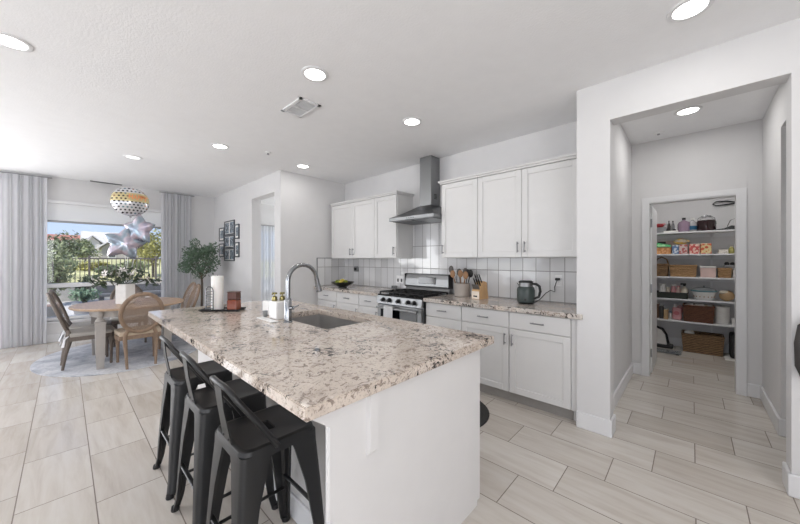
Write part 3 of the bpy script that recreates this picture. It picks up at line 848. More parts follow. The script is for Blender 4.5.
def slab_with_hole(z0, z1):
    X0, X1, Y0, Y1 = -3.41, -0.835, 0.487, 1.695
    bm = bmesh.new()
    o = [(X0, Y0), (X1, Y0), (X1, Y1), (X0, Y1)]
    rc = 0.03
    i_ = []
    for cx, cy, a0 in ((SX0 + rc, SY0 + rc, 180), (SX1 - rc, SY0 + rc, 270), (SX1 - rc, SY1 - rc, 0), (SX0 + rc, SY1 - rc, 90)):
        i_.append([(cx + rc * math.cos(R(a0 + k * 22.5)), cy + rc * math.sin(R(a0 + k * 22.5))) for k in range(5)])
    for z, flip in ((z1, False), (z0, True)):
        ov = [bm.verts.new((a, b, z)) for a, b in o]
        iv = [[bm.verts.new((a, b, z)) for a, b in c] for c in i_]
        for k in range(4):
            n = (k + 1) % 4
            fs = [ov[k], ov[n]] + [iv[n][0]] + list(reversed(iv[k]))[0:1]
            # quad between this outer side and the straight inner side
            bm.faces.new((ov[k], ov[n], iv[n][0], iv[k][4]))
            bm.faces.new([ov[k]] + list(reversed(iv[k])))
        if not flip: top = (ov, iv)
        else: bot = (ov, iv)
    for k in range(4):
        n = (k + 1) % 4
        bm.faces.new((top[0][k], top[0][n], bot[0][n], bot[0][k]))
    ti = [v for c in top[1] for v in c]; bi = [v for c in bot[1] for v in c]
    for k in range(len(ti)):
        n = (k + 1) % len(ti)
        bm.faces.new((ti[k], ti[n], bi[n], bi[k]))
    mb = MB(); mb.bm.free(); mb.bm = bm
    bmesh.ops.recalc_face_normals(bm, faces=bm.faces)
    es = [e for e in bm.edges if len(e.link_faces) == 2 and abs(e.link_faces[0].normal.dot(e.link_faces[1].normal)) < 0.5]
    bmesh.ops.bevel(bm, geom=es, offset=0.004, segments=2, affect='EDGES')
    return mb
tag(slab_with_hole(0.876, 0.92).build('island_countertop', 'granite'), 'large beige speckled granite slab on the island', 'countertop')
# undermount sink
sk = thing('kitchen_sink', 'stainless steel undermount sink in the island top', 'sink', (0, 0, 0))
ov = 0.006
m = MB()
m.box(SX0 - ov - 0.012, SX0 - ov, SY0 - ov, SY1 + ov, 0.69, 0.874).box(SX1 + ov, SX1 + ov + 0.012, SY0 - ov, SY1 + ov, 0.69, 0.874)
m.box(SX0 - ov, SX1 + ov, SY0 - ov - 0.012, SY0 - ov, 0.69, 0.874).box(SX0 - ov, SX1 + ov, SY1 + ov, SY1 + ov + 0.012, 0.69, 0.874)
m.box(SX0 - ov - 0.012, SX1 + ov + 0.012, SY0 - ov - 0.012, SY1 + ov + 0.012, 0.68, 0.69)
m.build('basin', 'sink_steel', sk)
MB().lathe([(0.055, 0.690), (0.055, 0.694), (0.035, 0.694), (0.03, 0.688)], 20, (-2.06, 1.36, 0)).build('drain', 'steel_dark', sk, True)
# tap
fc = thing('kitchen_faucet', 'brushed gooseneck pull-down faucet beside the sink', 'faucet', (-2.085, 1.075, 0.92))
MB().lathe([(0.032, 0), (0.032, 0.006), (0.026, 0.012), (0.025, 0.16), (0.018, 0.17)], 20).build('base', 'chrome', fc, True)
pts = [(0, 0, 0.15), (0, 0, 0.26)]
for k in range(0, 13):
    a = R(180 - k * 14.6)
    pts.append((0, 0.115 + 0.115 * math.cos(a), 0.29 + 0.115 * math.sin(a)))
MB().tube(pts, 0.0155, 12).build('spout', 'chrome', fc, True)
e = Vector(pts[-1])
MB().cyl(e, e + Vector((0, 0.012, -0.05)), 0.017, 0.018, 14).cyl(e + Vector((0, 0.012, -0.05)), e + Vector((0, 0.024, -0.10)), 0.021, 0.023, 14).build('spray_head', 'chrome', fc, True)
MB().cyl((0, 0, 0.10), (0.05, 0.012, 0.105), 0.014, 0.013).tube([(0.05, 0.012, 0.105), (0.09, 0.03, 0.125)], [0.007, 0.005], 8).build('lever', 'chrome', fc, True)

# ================================================================== BAR STOOLS
def rrect(hx, hy, r, n=8):
    p = []
    for cx, cy, a0 in ((hx - r, hy - r, 0), (-hx + r, hy - r, 90), (-hx + r, -hy + r, 180), (hx - r, -hy + r, 270)):
        for k in range(n): p.append((cx + r * math.cos(R(a0 + 90 * k / (n - 1))), cy + r * math.sin(R(a0 + 90 * k / (n - 1)))))
    return p
def make_stool():
    t = thing('bar_stool', '', 'bar stool', (0, 0, 0), 0, 'black metal counter stools')
    SZ = 0.64
    # seat pan: hole edge -> rim -> skirt
    ho = rrect(0.045, 0.017, 0.012); ou = rrect(0.158, 0.158, 0.045)
    secs = [[(a, b + 0.01, SZ - 0.014) for a, b in ho], [(a, b + 0.01, SZ - 0.004) for a, b in ho],
            [(a * 0.80, b * 0.80, SZ - 0.003) for a, b in ou], [(a * 0.86, b * 0.86, SZ - 0.001) for a, b in ou],
            [(a * 0.93, b * 0.93, SZ + 0.001) for a, b in ou], [(a * 0.985, b * 0.985, SZ - 0.004) for a, b in ou],
            [(a, b, SZ - 0.014) for a, b in ou], [(a * 1.01, b * 1.01, SZ - 0.045) for a, b in ou], [(a * 0.99, b * 0.99, SZ - 0.045) for a, b in ou],
            [(a * 0.97, b * 0.97, SZ - 0.014) for a, b in ou], [(a, b + 0.01, SZ - 0.014) for a, b in ho]]
    MB().loft(secs, cap=False).build('seat', 'black_metal', t, True)
    # sheet-metal legs, L-folded with a rounded corner, tapering and kicking out
    def legsec(sx, sy, top, z, w):
        cx, cy = sx * top, sy * top
        th = 0.012
        pts = [(0, 0)]
        out = [(-w, 0.0), (-0.022, 0.0), (-0.008, -0.004), (-0.004, -0.008), (0.0, -0.022), (0.0, -w), (-th, -w), (-th, -0.024), (-0.024, -th), (-w, -th)]
        return [(cx + a * sx, cy + b * sy, z) for a, b in out]
    for sx in (-1, 1):
        for sy in (-1, 1):
            l = MB().loft([legsec(sx, sy, 0.158, SZ - 0.02, 0.125), legsec(sx, sy, 0.160, SZ - 0.07, 0.105), legsec(sx, sy, 0.172, 0.42, 0.075),
                           legsec(sx, sy, 0.185, 0.22, 0.055), legsec(sx, sy, 0.192, 0.08, 0.042), legsec(sx, sy, 0.203, 0.012, 0.036)])
            l = l.build('leg', 'black_metal', t, True)
            x, y = sx * 0.190, sy * 0.190
            MB().lathe([(0.020, 0.0), (0.021, 0.006), (0.018, 0.022)], 14, (x, y, 0)).build('foot', 'black_plastic', l, True)
    for (a, b, z) in (((-1, -1), (1, -1), 0.26), ((-1, 1), (1, 1), 0.26), ((-1, -1), (-1, 1), 0.19), ((1, -1), (1, 1), 0.19)):
        q = 0.170
        MB().tube([(a[0] * q, a[1] * q, z), (b[0] * q, b[1] * q, z)], 0.011, 8, 0.5).build('rung', 'black_metal', t, True)
    # low back: bent tube and a sheet splat
    pts = [(0.158, -0.02, SZ - 0.02), (0.150, -0.07, SZ + 0.06), (0.142, -0.125, SZ + 0.14), (0.128, -0.165, SZ + 0.198)]
    pts += [(0.105, -0.178, SZ + 0.225), (0.07, -0.185, SZ + 0.236), (0.0, -0.19, SZ + 0.240)]
    pts = pts + [(-x, y, z) for x, y, z in reversed(pts[:-1])]
    MB().tube(pts, 0.0115, 10).build('back_frame', 'black_metal', t, True)
    MB().loft([[(-0.045, -0.150, SZ - 0.01), (0.045, -0.150, SZ - 0.01), (0.045, -0.155, SZ - 0.01), (-0.045, -0.155, SZ - 0.01)],
               [(-0.036, -0.176, SZ + 0.14), (0.036, -0.176, SZ + 0.14), (0.036, -0.181, SZ + 0.14), (-0.036, -0.181, SZ + 0.14)],
               [(-0.042, -0.187, SZ + 0.235), (0.042, -0.187, SZ + 0.235), (0.042, -0.192, SZ + 0.235), (-0.042, -0.192, SZ + 0.235)]]).build('back_splat', 'black_metal', t)
    f = MB()
    for x in (-0.028, 0.028): f.ball((x, -0.157, SZ + 0.012), 0.006, u=8, v=6)
    f.build('bolts', 'black_metal', t, True)
    return t
st = make_stool()
for i, (x, lb) in enumerate(((-1.365, 'black metal low-back stool at the near end of the island'), (-1.865, 'black metal low-back stool between the other two stools'), (-2.37, 'black metal low-back stool farthest from the camera, nearest the dining table'))):
    o = st if i == 0 else copy_tree(st)
    o.location = (x, 0.600, 0)
    o['label'] = lb

# ================================================================== THINGS ON THE ISLAND
A = math.atan2(1.047 - 0.83, -2.872 + 3.105)
ux, uy = math.cos(A), math.sin(A)
tr = thing('serving_tray', 'thin dark metal tray under the white pillar candle', 'tray', (-2.99, 0.94, 0.92), A)
MB().box(-0.165, 0.165, -0.07, 0.07, 0.004, 0.010, 0.003, 1).build('plate', 'black_iron', tr)
m = MB()
m.tube([(-0.165, -0.07, 0.014), (0.165, -0.07, 0.014), (0.165, 0.07, 0.014), (-0.165, 0.07, 0.014)], 0.005, 8, closed=True)
m.build('rim', 'black_iron', tr, True)
m = MB()
for sx in (-1, 1):
    for sy in (-1, 1): m.lathe([(0.008, 0), (0.008, 0.006)], 10, (sx * 0.15, sy * 0.055, 0))
m.build('feet', 'black_iron', tr)
def on_tray(u, v): return (-2.99 + ux * u - uy * v, 0.94 + uy * u + ux * v, 0.93)
c = thing('pillar_candle', 'tall white pillar candle on the dark tray', 'candle', on_tray(-0.055, 0.014))
MB().lathe([(0.048, 0), (0.049, 0.01), (0.048, 0.285), (0.042, 0.292), (0.0, 0.286)], 28).build('wax', 'candle_wax', c, True)
MB().cyl((0, 0, 0.284), (0.003, 0, 0.30), 0.0015, n=6).build('wick', 'black_plastic', c)
g = thing('wire_rack', 'arched silver wire rack with rungs in front of the pillar candle', 'rack', on_tray(-0.085, -0.052), A - 0.2)
pts = [(-0.036, 0, 0.0), (-0.036, 0, 0.165)] + [(-0.036 * math.cos(R(k * 18)), 0, 0.165 + 0.036 * math.sin(R(k * 18))) for k in range(1, 10)] + [(0.036, 0, 0.165), (0.036, 0, 0.0)]
MB().tube(pts, 0.0045, 8).build('arch', 'steel_dark', g, True)
for k in range(7):
    z = 0.018 + k * 0.024
    MB().tube([(-0.036, 0, z), (0, -0.010, z), (0.036, 0, z)], 0.0038, 6).build('rung', 'steel', g, True)
c = thing('candle_jar', 'square amber glass candle jar at the end of the tray', 'candle', on_tray(0.105, -0.012), A)
MB().box(-0.042, 0.042, -0.042, 0.042, 0, 0.088, 0.008).build('jar', 'amber_glass', c)
MB().box(-0.040, 0.040, -0.040, 0.040, 0.088, 0.150, 0.006).build('upper_glass', 'amber_band', c)
MB().box(-0.042, 0.042, -0.042, 0.042, 0.150, 0.156, 0.002, 1).build('rim', 'amber_band', c)
# soap station
tag(MB().box(-2.335, -2.215, 1.050, 1.155, 0.92, 1.055, 0.010).build('soap_caddy', 'white_ceramic'), 'white ceramic block caddy between the faucet and the white dish', 'caddy')
for k, (x, lb) in enumerate(((-2.285, 'gold topped soap pump on the white caddy, farther from the faucet'), (-2.265, 'gold topped soap pump on the white caddy, nearer the faucet'))):
    b = thing('soap_pump', lb, 'soap dispenser', (x, 1.072 if k == 0 else 1.122, 1.055), 0, 'soap pumps on the caddy')
    MB().lathe([(0.020, 0), (0.021, 0.006), (0.018, 0.03), (0.012, 0.034)], 16).build('collar', 'gold', b, True)
    MB().lathe([(0.005, 0.03), (0.005, 0.048), (0.019, 0.050), (0.017, 0.062), (0.0, 0.064)], 14).tube([(0, 0, 0.055), (0.02, -0.022, 0.057), (0.026, -0.028, 0.050)], 0.005, 8).build('pump', 'gold', b, True)
tag(MB().box(-2.57, -2.44, 1.10, 1.22, 0.92, 1.03, 0.012).build('canister', 'white_ceramic'), 'low white square canister at the left of the soap caddy', 'canister')
c = thing('small_glass', 'little clear glass tumbler in front of the white canister', 'glass', (-2.43, 1.065, 0.92))
MB().lathe([(0.016, 0), (0.019, 0.045), (0.017, 0.045), (0.014, 0.006), (0.0, 0.006)], 16).build('cup', 'smoke_glass', c, True)
tag(MB().box(-2.40, -2.14, 0.985, 1.035, 0.92, 0.928, 0.003, 1).build('soap_dish', 'white_ceramic'), 'flat white tray lying in front of the soap caddy', 'tray')

# ================================================================== THINGS ON THE BACK WORKTOP
def cord(parent, pts, r=0.004, mat='black_plastic', name='cord'):
    return MB().tube(pts, r, 8).build(name, mat, parent, True)
c = thing('utensil_crock', 'round grey stoneware crock full of cooking utensils', 'crock', (-2.045, 3.30, 0.92))
MB().lathe([(0.085, 0), (0.092, 0.005), (0.093, 0.15), (0.096, 0.158), (0.090, 0.160), (0.086, 0.150), (0.085, 0.01), (0.0, 0.01)], 30).build('pot', 'stoneware', c, True)
ut = [(-0.06, 0.00, -0.13, 0.345, 'ladle', 'silicone_grey', 'grey handled paddle leaning far left in the crock'), (-0.03, 0.03, -0.05, 0.305, 'spatula', 'silicone_grey', 'dark spatula upright at the back of the crock'),
      (0.01, 0.05, 0.0, 0.315, 'basting_spoon', 'silicone_grey', 'grey basting spoon at the back middle of the crock'), (-0.05, -0.03, -0.085, 0.285, 'pasta_fork', 'wood_spoon', 'light wooden fork leaning left at the front of the crock'),
      (0.0, -0.02, -0.01, 0.29, 'cooking_spoon', 'wood_spoon', 'wooden spoon in the middle of the crock'), (0.035, 0.02, 0.04, 0.30, 'turner', 'black_plastic', 'black turner with a broad head in the crock'),
      (0.02, -0.045, 0.075, 0.275, 'wooden_spatula', 'wood_spoon', 'flat wooden spatula leaning right in the crock'), (0.055, 0.0, 0.085, 0.295, 'serving_fork', 'black_plastic', 'black serving fork at the right rim of the crock'), (-0.02, -0.05, -0.05, 0.28, 'whisk', 'steel', 'steel whisk at the front of the crock')]
for i, (x, y, lean, L, nm, mt, lb) in enumerate(ut):
    t = thing(nm, lb, 'utensil', (-2.045 + x * 0.7, 3.30 + y * 0.7, 0.932), 0, 'utensils in the crock')
    tip = Vector((lean * 1.0, y * 0.6, L))
    MB().tube([(0, 0, 0), tip * 0.8], 0.006, 8).build('handle', mt, t, True)
    d = tip.normalized()
    if nm == 'whisk':
        m = MB()
        for k in range(4):
            a = k * math.pi / 4
            m.tube([tip * 0.75 + Vector((math.cos(a) * 0.022 * math.sin(R(q * 30)), math.sin(a) * 0.022 * math.sin(R(q * 30)), 0)) + d * (0.012 * q) for q in range(7)], 0.0012, 5)
        m.build('wires', mt, t, True)
    else:
        MB().ball(tip * 0.90, 0.036, (1, 0.3, 1.3)).build('head', mt, t, True)
kb = thing('knife_block', 'pale wood slanted knife block beside the utensil crock', 'knife block', (-1.775, 3.21, 0.92), R(-8))
MB().loft([[(x, -0.055, 0), (x, 0.115, 0), (x, 0.085, 0.185), (x, 0.035, 0.20), (x, -0.055, 0.088)] for x in (-0.052, 0.052)]).build('body', 'block_wood', kb)
fp = MB().box(-0.052, 0.052, -0.058, -0.052, 0.003, 0.088, 0.001, 1).build('front_plate', 'block_front', kb)
MB().box(-0.026, 0.026, -0.060, -0.0575, 0.024, 0.040).build('logo', 'black_plastic', fp)
dirv = Vector((0, -0.5, 0.87))
row = 0
for (yy, zz, n, L, sh, mt) in ((-0.035, 0.112, 5, 0.055, 'steak_knife', 'steel'), (-0.005, 0.150, 3, 0.095, 'kitchen_knife', 'black_plastic'), (0.022, 0.184, 3, 0.105, 'kitchen_knife', 'black_plastic')):
    for k in range(n):
        x = (k - (n - 1) / 2) * (0.018 if n == 5 else 0.030)
        lb = ('steel handled steak knife in the lowest row of the block' if row == 0 else
              ['black handled knife in the middle row of the block', 'black handled knife in the top row of the block'][row - 1])
        M_ = Matrix.Rotation(R(-8), 3, 'Z')
        p = M_ @ Vector((x, yy, zz))
        t = thing(sh, lb, 'knife', (-1.775 + p.x, 3.21 + p.y, 0.92 + p.z), R(-8), ['steak knives in the block', 'middle row knives in the block', 'top row knives in the block'][row])
        MB().tube([dirv * -0.012, dirv * L * 0.5, dirv * L], [0.007, 0.0085, 0.007], 8, 0.8).build('handle', mt, t, True)
        MB().tube([dirv * L * 0.94, dirv * (L + 0.004)], 0.0082, 8, 0.8).build('end_cap', 'steel', t, True)
    row += 1
kt = thing('electric_kettle', 'dark green-grey electric kettle with a steel band', 'kettle', (-1.235, 3.20, 0.92))
MB().lathe([(0.072, 0), (0.076, 0.010), (0.0, 0.010)], 28).build('base', 'black_plastic', kt, True)
MB().lathe([(0.070, 0.010), (0.083, 0.018), (0.086, 0.05), (0.086, 0.135), (0.080, 0.160), (0.066, 0.172), (0.0, 0.172)], 32).build('body', 'kettle_green', kt, True)
MB().lathe([(0.066, 0.170), (0.066, 0.212), (0.0, 0.212)], 28).build('collar', 'steel', kt, True)
MB().lathe([(0.069, 0.210), (0.069, 0.222), (0.055, 0.230), (0.0, 0.231)], 28).build('lid', 'black_plastic', kt, True)
HV = Vector((0.74, -0.02, 0)).normalized()
MB().tube([HV * 0.062 + Vector((0, 0, 0.200)), HV * 0.105 + Vector((0, 0, 0.200)), HV * 0.135 + Vector((0, 0, 0.180)), HV * 0.143 + Vector((0, 0, 0.13)), HV * 0.128 + Vector((0, 0, 0.075)), HV * 0.082 + Vector((0, 0, 0.055))], 0.0125, 10).build('handle', 'black_plastic', kt, True)
MB().loft([[(-0.060, 0.02, 0.165), (-0.060, -0.02, 0.165), (-0.060, 0, 0.15)], [(-0.092, 0.006, 0.205), (-0.092, -0.006, 0.205), (-0.090, 0, 0.195)]]).build('spout', 'kettle_green', kt)
MB().lathe([(0.012, 0), (0.012, 0.006), (0, 0.006)], 16).build('switch', 'black_plastic', kt)
kt.children[-1].rotation_euler = (R(90), 0, R(18)); kt.children[-1].location = (0.026, -0.080, 0.045)
cord(kt, [(0.07, 0.02, 0.006), (0.11, 0.08, 0.04), (0.14, 0.16, 0.10), (0.172, 0.21, 0.128), (0.205, 0.24, 0.112), (0.200, 0.245, 0.16), (0.218, 0.25, 0.22), (0.228, 0.252, 0.245)])
MB().box(0.205, 0.25, 0.235, 0.262, 0.230, 0.256, 0.006).build('plug', 'black_plastic', kt)
def outlet(x, z, label, dark=False, w=0.075, h=0.118):
    t = thing('wall_outlet', label, 'outlet', (x, 3.468, z), 0, 'outlets in the backsplash')
    MB().box(-w / 2, w / 2, -0.006, 0.0, -h / 2, h / 2, 0.003, 1).build('plate', 'outlet_white', t)
    for s in (-1, 1):
        MB().box(-0.017, 0.017, -0.009, -0.004, s * 0.026 - 0.015, s * 0.026 + 0.015, 0.003, 1).build('socket', 'black_plastic' if dark else 'outlet_white', t)
outlet(-1.005, 1.15, 'white outlet that the kettle is plugged into')
t = thing('wall_switch', 'white double switch plate with two dark rockers left of the range', 'switch', (-3.235, 3.468, 1.065))
MB().box(-0.075, 0.075, -0.006, 0, -0.06, 0.06, 0.003, 1).build('plate', 'outlet_white', t)
for x in (-0.036, 0.036): MB().box(x - 0.014, x + 0.014, -0.012, -0.004, -0.036, 0.012, 0.003, 1).build('rocker', 'black_plastic', t)
t = thing('kitchen_timer', 'small grey box standing on the worktop left of the range', 'timer', (-3.29, 3.40, 0.92))
MB().box(-0.045, 0.045, -0.02, 0.02, 0, 0.055, 0.006).build('case', 'grey_plastic', t)
MB().box(-0.034, 0.034, -0.022, -0.019, 0.016, 0.046).build('screen', 'black_gloss', t)
t = thing('plug_in_device', 'small square grey device plugged into the backsplash above the fruit bowl', 'device', (-4.26, 3.468, 1.205))
MB().box(-0.055, 0.055, -0.035, 0, -0.045, 0.045, 0.012).build('case', 'grey_plastic', t)
MB().box(-0.03, 0.03, -0.037, -0.034, -0.02, 0.02, 0.004, 1).build('face', 'black_plastic', t)
FB = (-4.11, 3.05, 0.92)
fb = thing('fruit_bowl', 'wide dark footed bowl of green and yellow fruit in the corner', 'bowl', FB)
MB().lathe([(0.07, 0), (0.07, 0.008), (0.05, 0.012), (0.10, 0.030), (0.17, 0.070), (0.19, 0.088), (0.182, 0.090), (0.16, 0.072), (0.09, 0.040), (0.0, 0.032)], 32).build('dish', 'bowl_dark', fb, True)
for x, y, z, r, mt in ((-0.07, 0.0, 0.088, 0.034, 'lime_skin'), (0.0, -0.05, 0.082, 0.036, 'lime_skin'), (0.07, 0.01, 0.088, 0.034, 'lime_skin'), (-0.01, 0.055, 0.086, 0.034, 'lemon_skin'), (0.0, 0.0, 0.104, 0.034, 'lemon_skin'), (0.055, -0.065, 0.094, 0.03, 'lemon_skin'), (-0.06, -0.06, 0.092, 0.03, 'lime_skin')):
    pos = {(-0.07, 0.0): 'at the left of the bowl', (0.0, -0.05): 'at the front of the bowl', (0.07, 0.01): 'at the right of the bowl', (-0.01, 0.055): 'at the back of the bowl', (0.0, 0.0): 'on top of the heap in the bowl', (0.055, -0.065): 'at the front right rim of the bowl', (-0.06, -0.06): 'at the front left rim of the bowl'}[(x, y)]
    nm = 'lime' if mt == 'lime_skin' else 'lemon'
    t = thing(nm, ('green lime ' if nm == 'lime' else 'yellow lemon ') + pos, 'fruit', (FB[0] + x, FB[1] + y, FB[2] + z), 0, 'fruit in the corner bowl')
    MB().ball((0, 0, 0), r, (1.15, 1, 0.95), 16, 10).build('skin', mt, t, True)
    MB().ball((r * 1.15, 0, 0), r * 0.16, u=8, v=6).build('tip', mt, t, True)
tag(MB().lathe([(0.39, 0.0), (0.392, 0.008), (0.385, 0.014), (0.35, 0.014), (0.347, 0.011), (0.30, 0.014), (0.297, 0.011), (0.25, 0.011), (0.247, 0.014), (0.20, 0.014), (0.197, 0.011), (0.15, 0.011), (0.147, 0.014), (0.0, 0.014)], 48).build('floor_mat', 'mat_dark', None, True, (-1.645, 2.36, 0)), 'round dark ribbed mat on the floor behind the island', 'mat')

# ================================================================== CURTAINS
def curtain(y0, y1, ztop, label, waves, seed, mat='sheer', x=-7.66, z0=0.012, amp=0.020, name='sheer_curtain'):
    t = thing(name, label, 'curtain', (x, y0, 0), 0, 'sheer curtains')
    rnd = random.Random(seed)
    ph = [rnd.uniform(0, 6) for _ in range(4)]
    W = y1 - y0
    def fn(u, v):
        z = z0 + (ztop - z0) * v
        k = 1 - 0.25 * math.exp(-((v - 1) / 0.05) ** 2)
        a = amp * (0.75 + 0.25 * math.sin(3 * u * 6.28 + ph[0])) * k
        yy = u * W + 0.012 * math.sin(u * waves * 6.28 * 0.5 + ph[1] + v * 0.8)
        return (a * math.sin(u * waves * 6.28 + ph[2] + 0.35 * math.sin(v * 2.2 + ph[3])), yy, z)
    MB().grid(fn, waves * 12, 26).build('panel', mat, t, True)
    def fh(u, v):
        p = fn(u, 1 - 0.035 * v)
        return (p[0] + 0.004, p[1], p[2])
    MB().grid(fh, waves * 12, 2).build('heading_tape', mat, t, True)
curtain(-0.66, -0.20, 2.69, 'white sheer curtain hanging left of the dining window', 9, 3)
curtain(1.31, 1.80, 2.69, 'white sheer curtain between the dining window and the wall corner', 9, 5)
curtain(3.0, 3.80, 2.2, 'white sheer curtain over the den window', 10, 8, 'sheer_den', -7.68)
def rod(y0, y1, z, label, x=-7.66):
    t = thing('curtain_rod', label, 'curtain rod', (x, 0, z), 0, 'curtain rods')
    MB().cyl((0, y0, 0), (0, y1, 0), 0.009, n=12).build('pole', 'rod_grey', t, True)
    for y in (y0 + 0.05, y1 - 0.05):
        MB().box(-0.09, 0.012, y - 0.008, y + 0.008, -0.006, 0.006).build('bracket', 'rod_grey', t)
rod(-0.70, -0.14, 2.70, 'thin grey curtain rod left of the dining window')
rod(1.27, 1.86, 2.70, 'thin grey curtain rod right of the dining window')
rod(2.92, 3.88, 2.21, 'grey curtain rod over the den window')
rs = thing('roller_shade', 'white roller shade let down across the top of the dining window', 'window shade', (-7.749, 0, 0))
MB().box(0.0, 0.05, WY0 + 0.01, WY1 - 0.01, 2.30, 2.352, 0.006).build('cassette', 'trim_white', rs)
MB().box(0.018, 0.022, WY0 + 0.03, WY1 - 0.03, 2.015, 2.31).build('fabric', 'shade_cloth', rs)
MB().box(0.010, 0.030, WY0 + 0.03, WY1 - 0.03, 1.985, 2.018, 0.004, 1).build('bottom_bar', 'rod_grey', rs)

# ================================================================== PICTURES
def picture(x0, x1, z0, z1, label, ph, wide=False):
    t = thing('picture_frame', label, 'picture', ((x0 + x1) / 2, 2.26, (z0 + z1) / 2), 0, 'framed photographs on the dining wall')
    hw, hh = (x1 - x0) / 2, (z1 - z0) / 2
    fr = 0.022
    m = MB()
    m.box(-hw, hw, -0.022, 0, hh - fr, hh, 0.003, 1).box(-hw, hw, -0.022, 0, -hh, -hh + fr, 0.003, 1)
    m.box(-hw, -hw + fr, -0.022, 0, -hh + fr, hh - fr, 0.003, 1).box(hw - fr, hw, -0.022, 0, -hh + fr, hh - fr, 0.003, 1)
    m.build('frame', 'frame_black', t)
    MB().box(-hw + fr, hw - fr, -0.010, -0.002, -hh + fr, hh - fr).build('mat_board', 'paper', t)
    k = 0.035
    if wide:
        for s in (-1, 1):
            MB().box(s * hw * 0.48 - hw * 0.40, s * hw * 0.48 + hw * 0.40, -0.012, -0.009, -hh + fr + 0.012, hh - fr - 0.012).build('photo', ph, t)
    else:
        MB().box(-hw + fr + k, hw - fr - k, -0.012, -0.009, -hh + fr + k, hh - fr - k).build('photo', ph, t)
picture(-7.05, -6.50, 1.862, 2.146, 'top picture of the middle column of framed photos', 'photo_print_a', True)
picture(-7.05, -6.50, 1.602, 1.852, 'centre picture of the framed photo cluster', 'photo_print_b', True)
picture(-7.05, -6.50, 1.340, 1.594, 'bottom picture of the middle column of framed photos', 'photo_print_a', True)
picture(-7.37, -7.07, 1.755, 2.035, 'upper left narrow picture of the framed photo cluster', 'photo_print_c')
picture(-7.37, -7.07, 1.425, 1.705, 'lower left narrow picture of the framed photo cluster', 'photo_print_b')
picture(-6.48, -6.26, 1.765, 2.045, 'upper right narrow picture of the framed photo cluster', 'photo_print_c')
picture(-6.48, -6.26, 1.415, 1.700, 'lower right narrow picture of the framed photo cluster', 'photo_print_a')

# ================================================================== DINING AREA
TC = (-5.80, 0.64)
def oval(a, b, n=48, p=2.0):
    return [(a * math.copysign(abs(math.cos(2 * math.pi * k / n)) ** (2 / p), math.cos(2 * math.pi * k / n)), b * math.copysign(abs(math.sin(2 * math.pi * k / n)) ** (2 / p), math.sin(2 * math.pi * k / n))) for k in range(n)]
tag(MB().prism(oval(1.08, 0.92, 64), 0.001, 0.010).build('area_rug', 'rug_wool', None, False, (-6.12, 0.62, 0)), 'pale blue-grey oval rug under the dining table', 'rug')
tb = thing('dining_table', 'oval wood topped dining table with grey painted legs', 'dining table', (TC[0], TC[1], 0.010))
top = oval(0.66, 0.61, 64, 2.0)
MB().loft([[(a * s, b * s, z) for a, b in top] for s, z in ((0.97, 0.720), (0.99, 0.724), (1.0, 0.734), (1.0, 0.744), (0.99, 0.750))]).build('tabletop', 'table_wood', tb, True)
m = MB()
ap = oval(0.49, 0.42, 48, 3.2); ai = oval(0.465, 0.395, 48, 3.2)
m.loft([[(a, b, 0.63) for a, b in ap], [(a, b, 0.72) for a, b in ap], [(a, b, 0.72) for a, b in ai], [(a, b, 0.63) for a, b in ai], [(a, b, 0.63) for a, b in ap]], cap=False)
m.build('apron', 'table_paint', tb)
for sx in (-1, 1):
    for sy in (-1, 1):
        l = MB().lathe([(0.040, 0.72), (0.040, 0.655), (0.030, 0.645), (0.026, 0.625), (0.042, 0.605), (0.046, 0.595), (0.046, 0.588)], 20)
        sq = lambda h, z: [(h, h, z), (-h, h, z), (-h, -h, z), (h, -h, z)]
        l.loft([sq(0.052, 0.585), sq(0.052, 0.56), sq(0.048, 0.55), sq(0.042, 0.2), sq(0.034, 0.0)])
        l.build('leg', 'table_paint', tb, False, (sx * 0.42, sy * 0.34, 0))
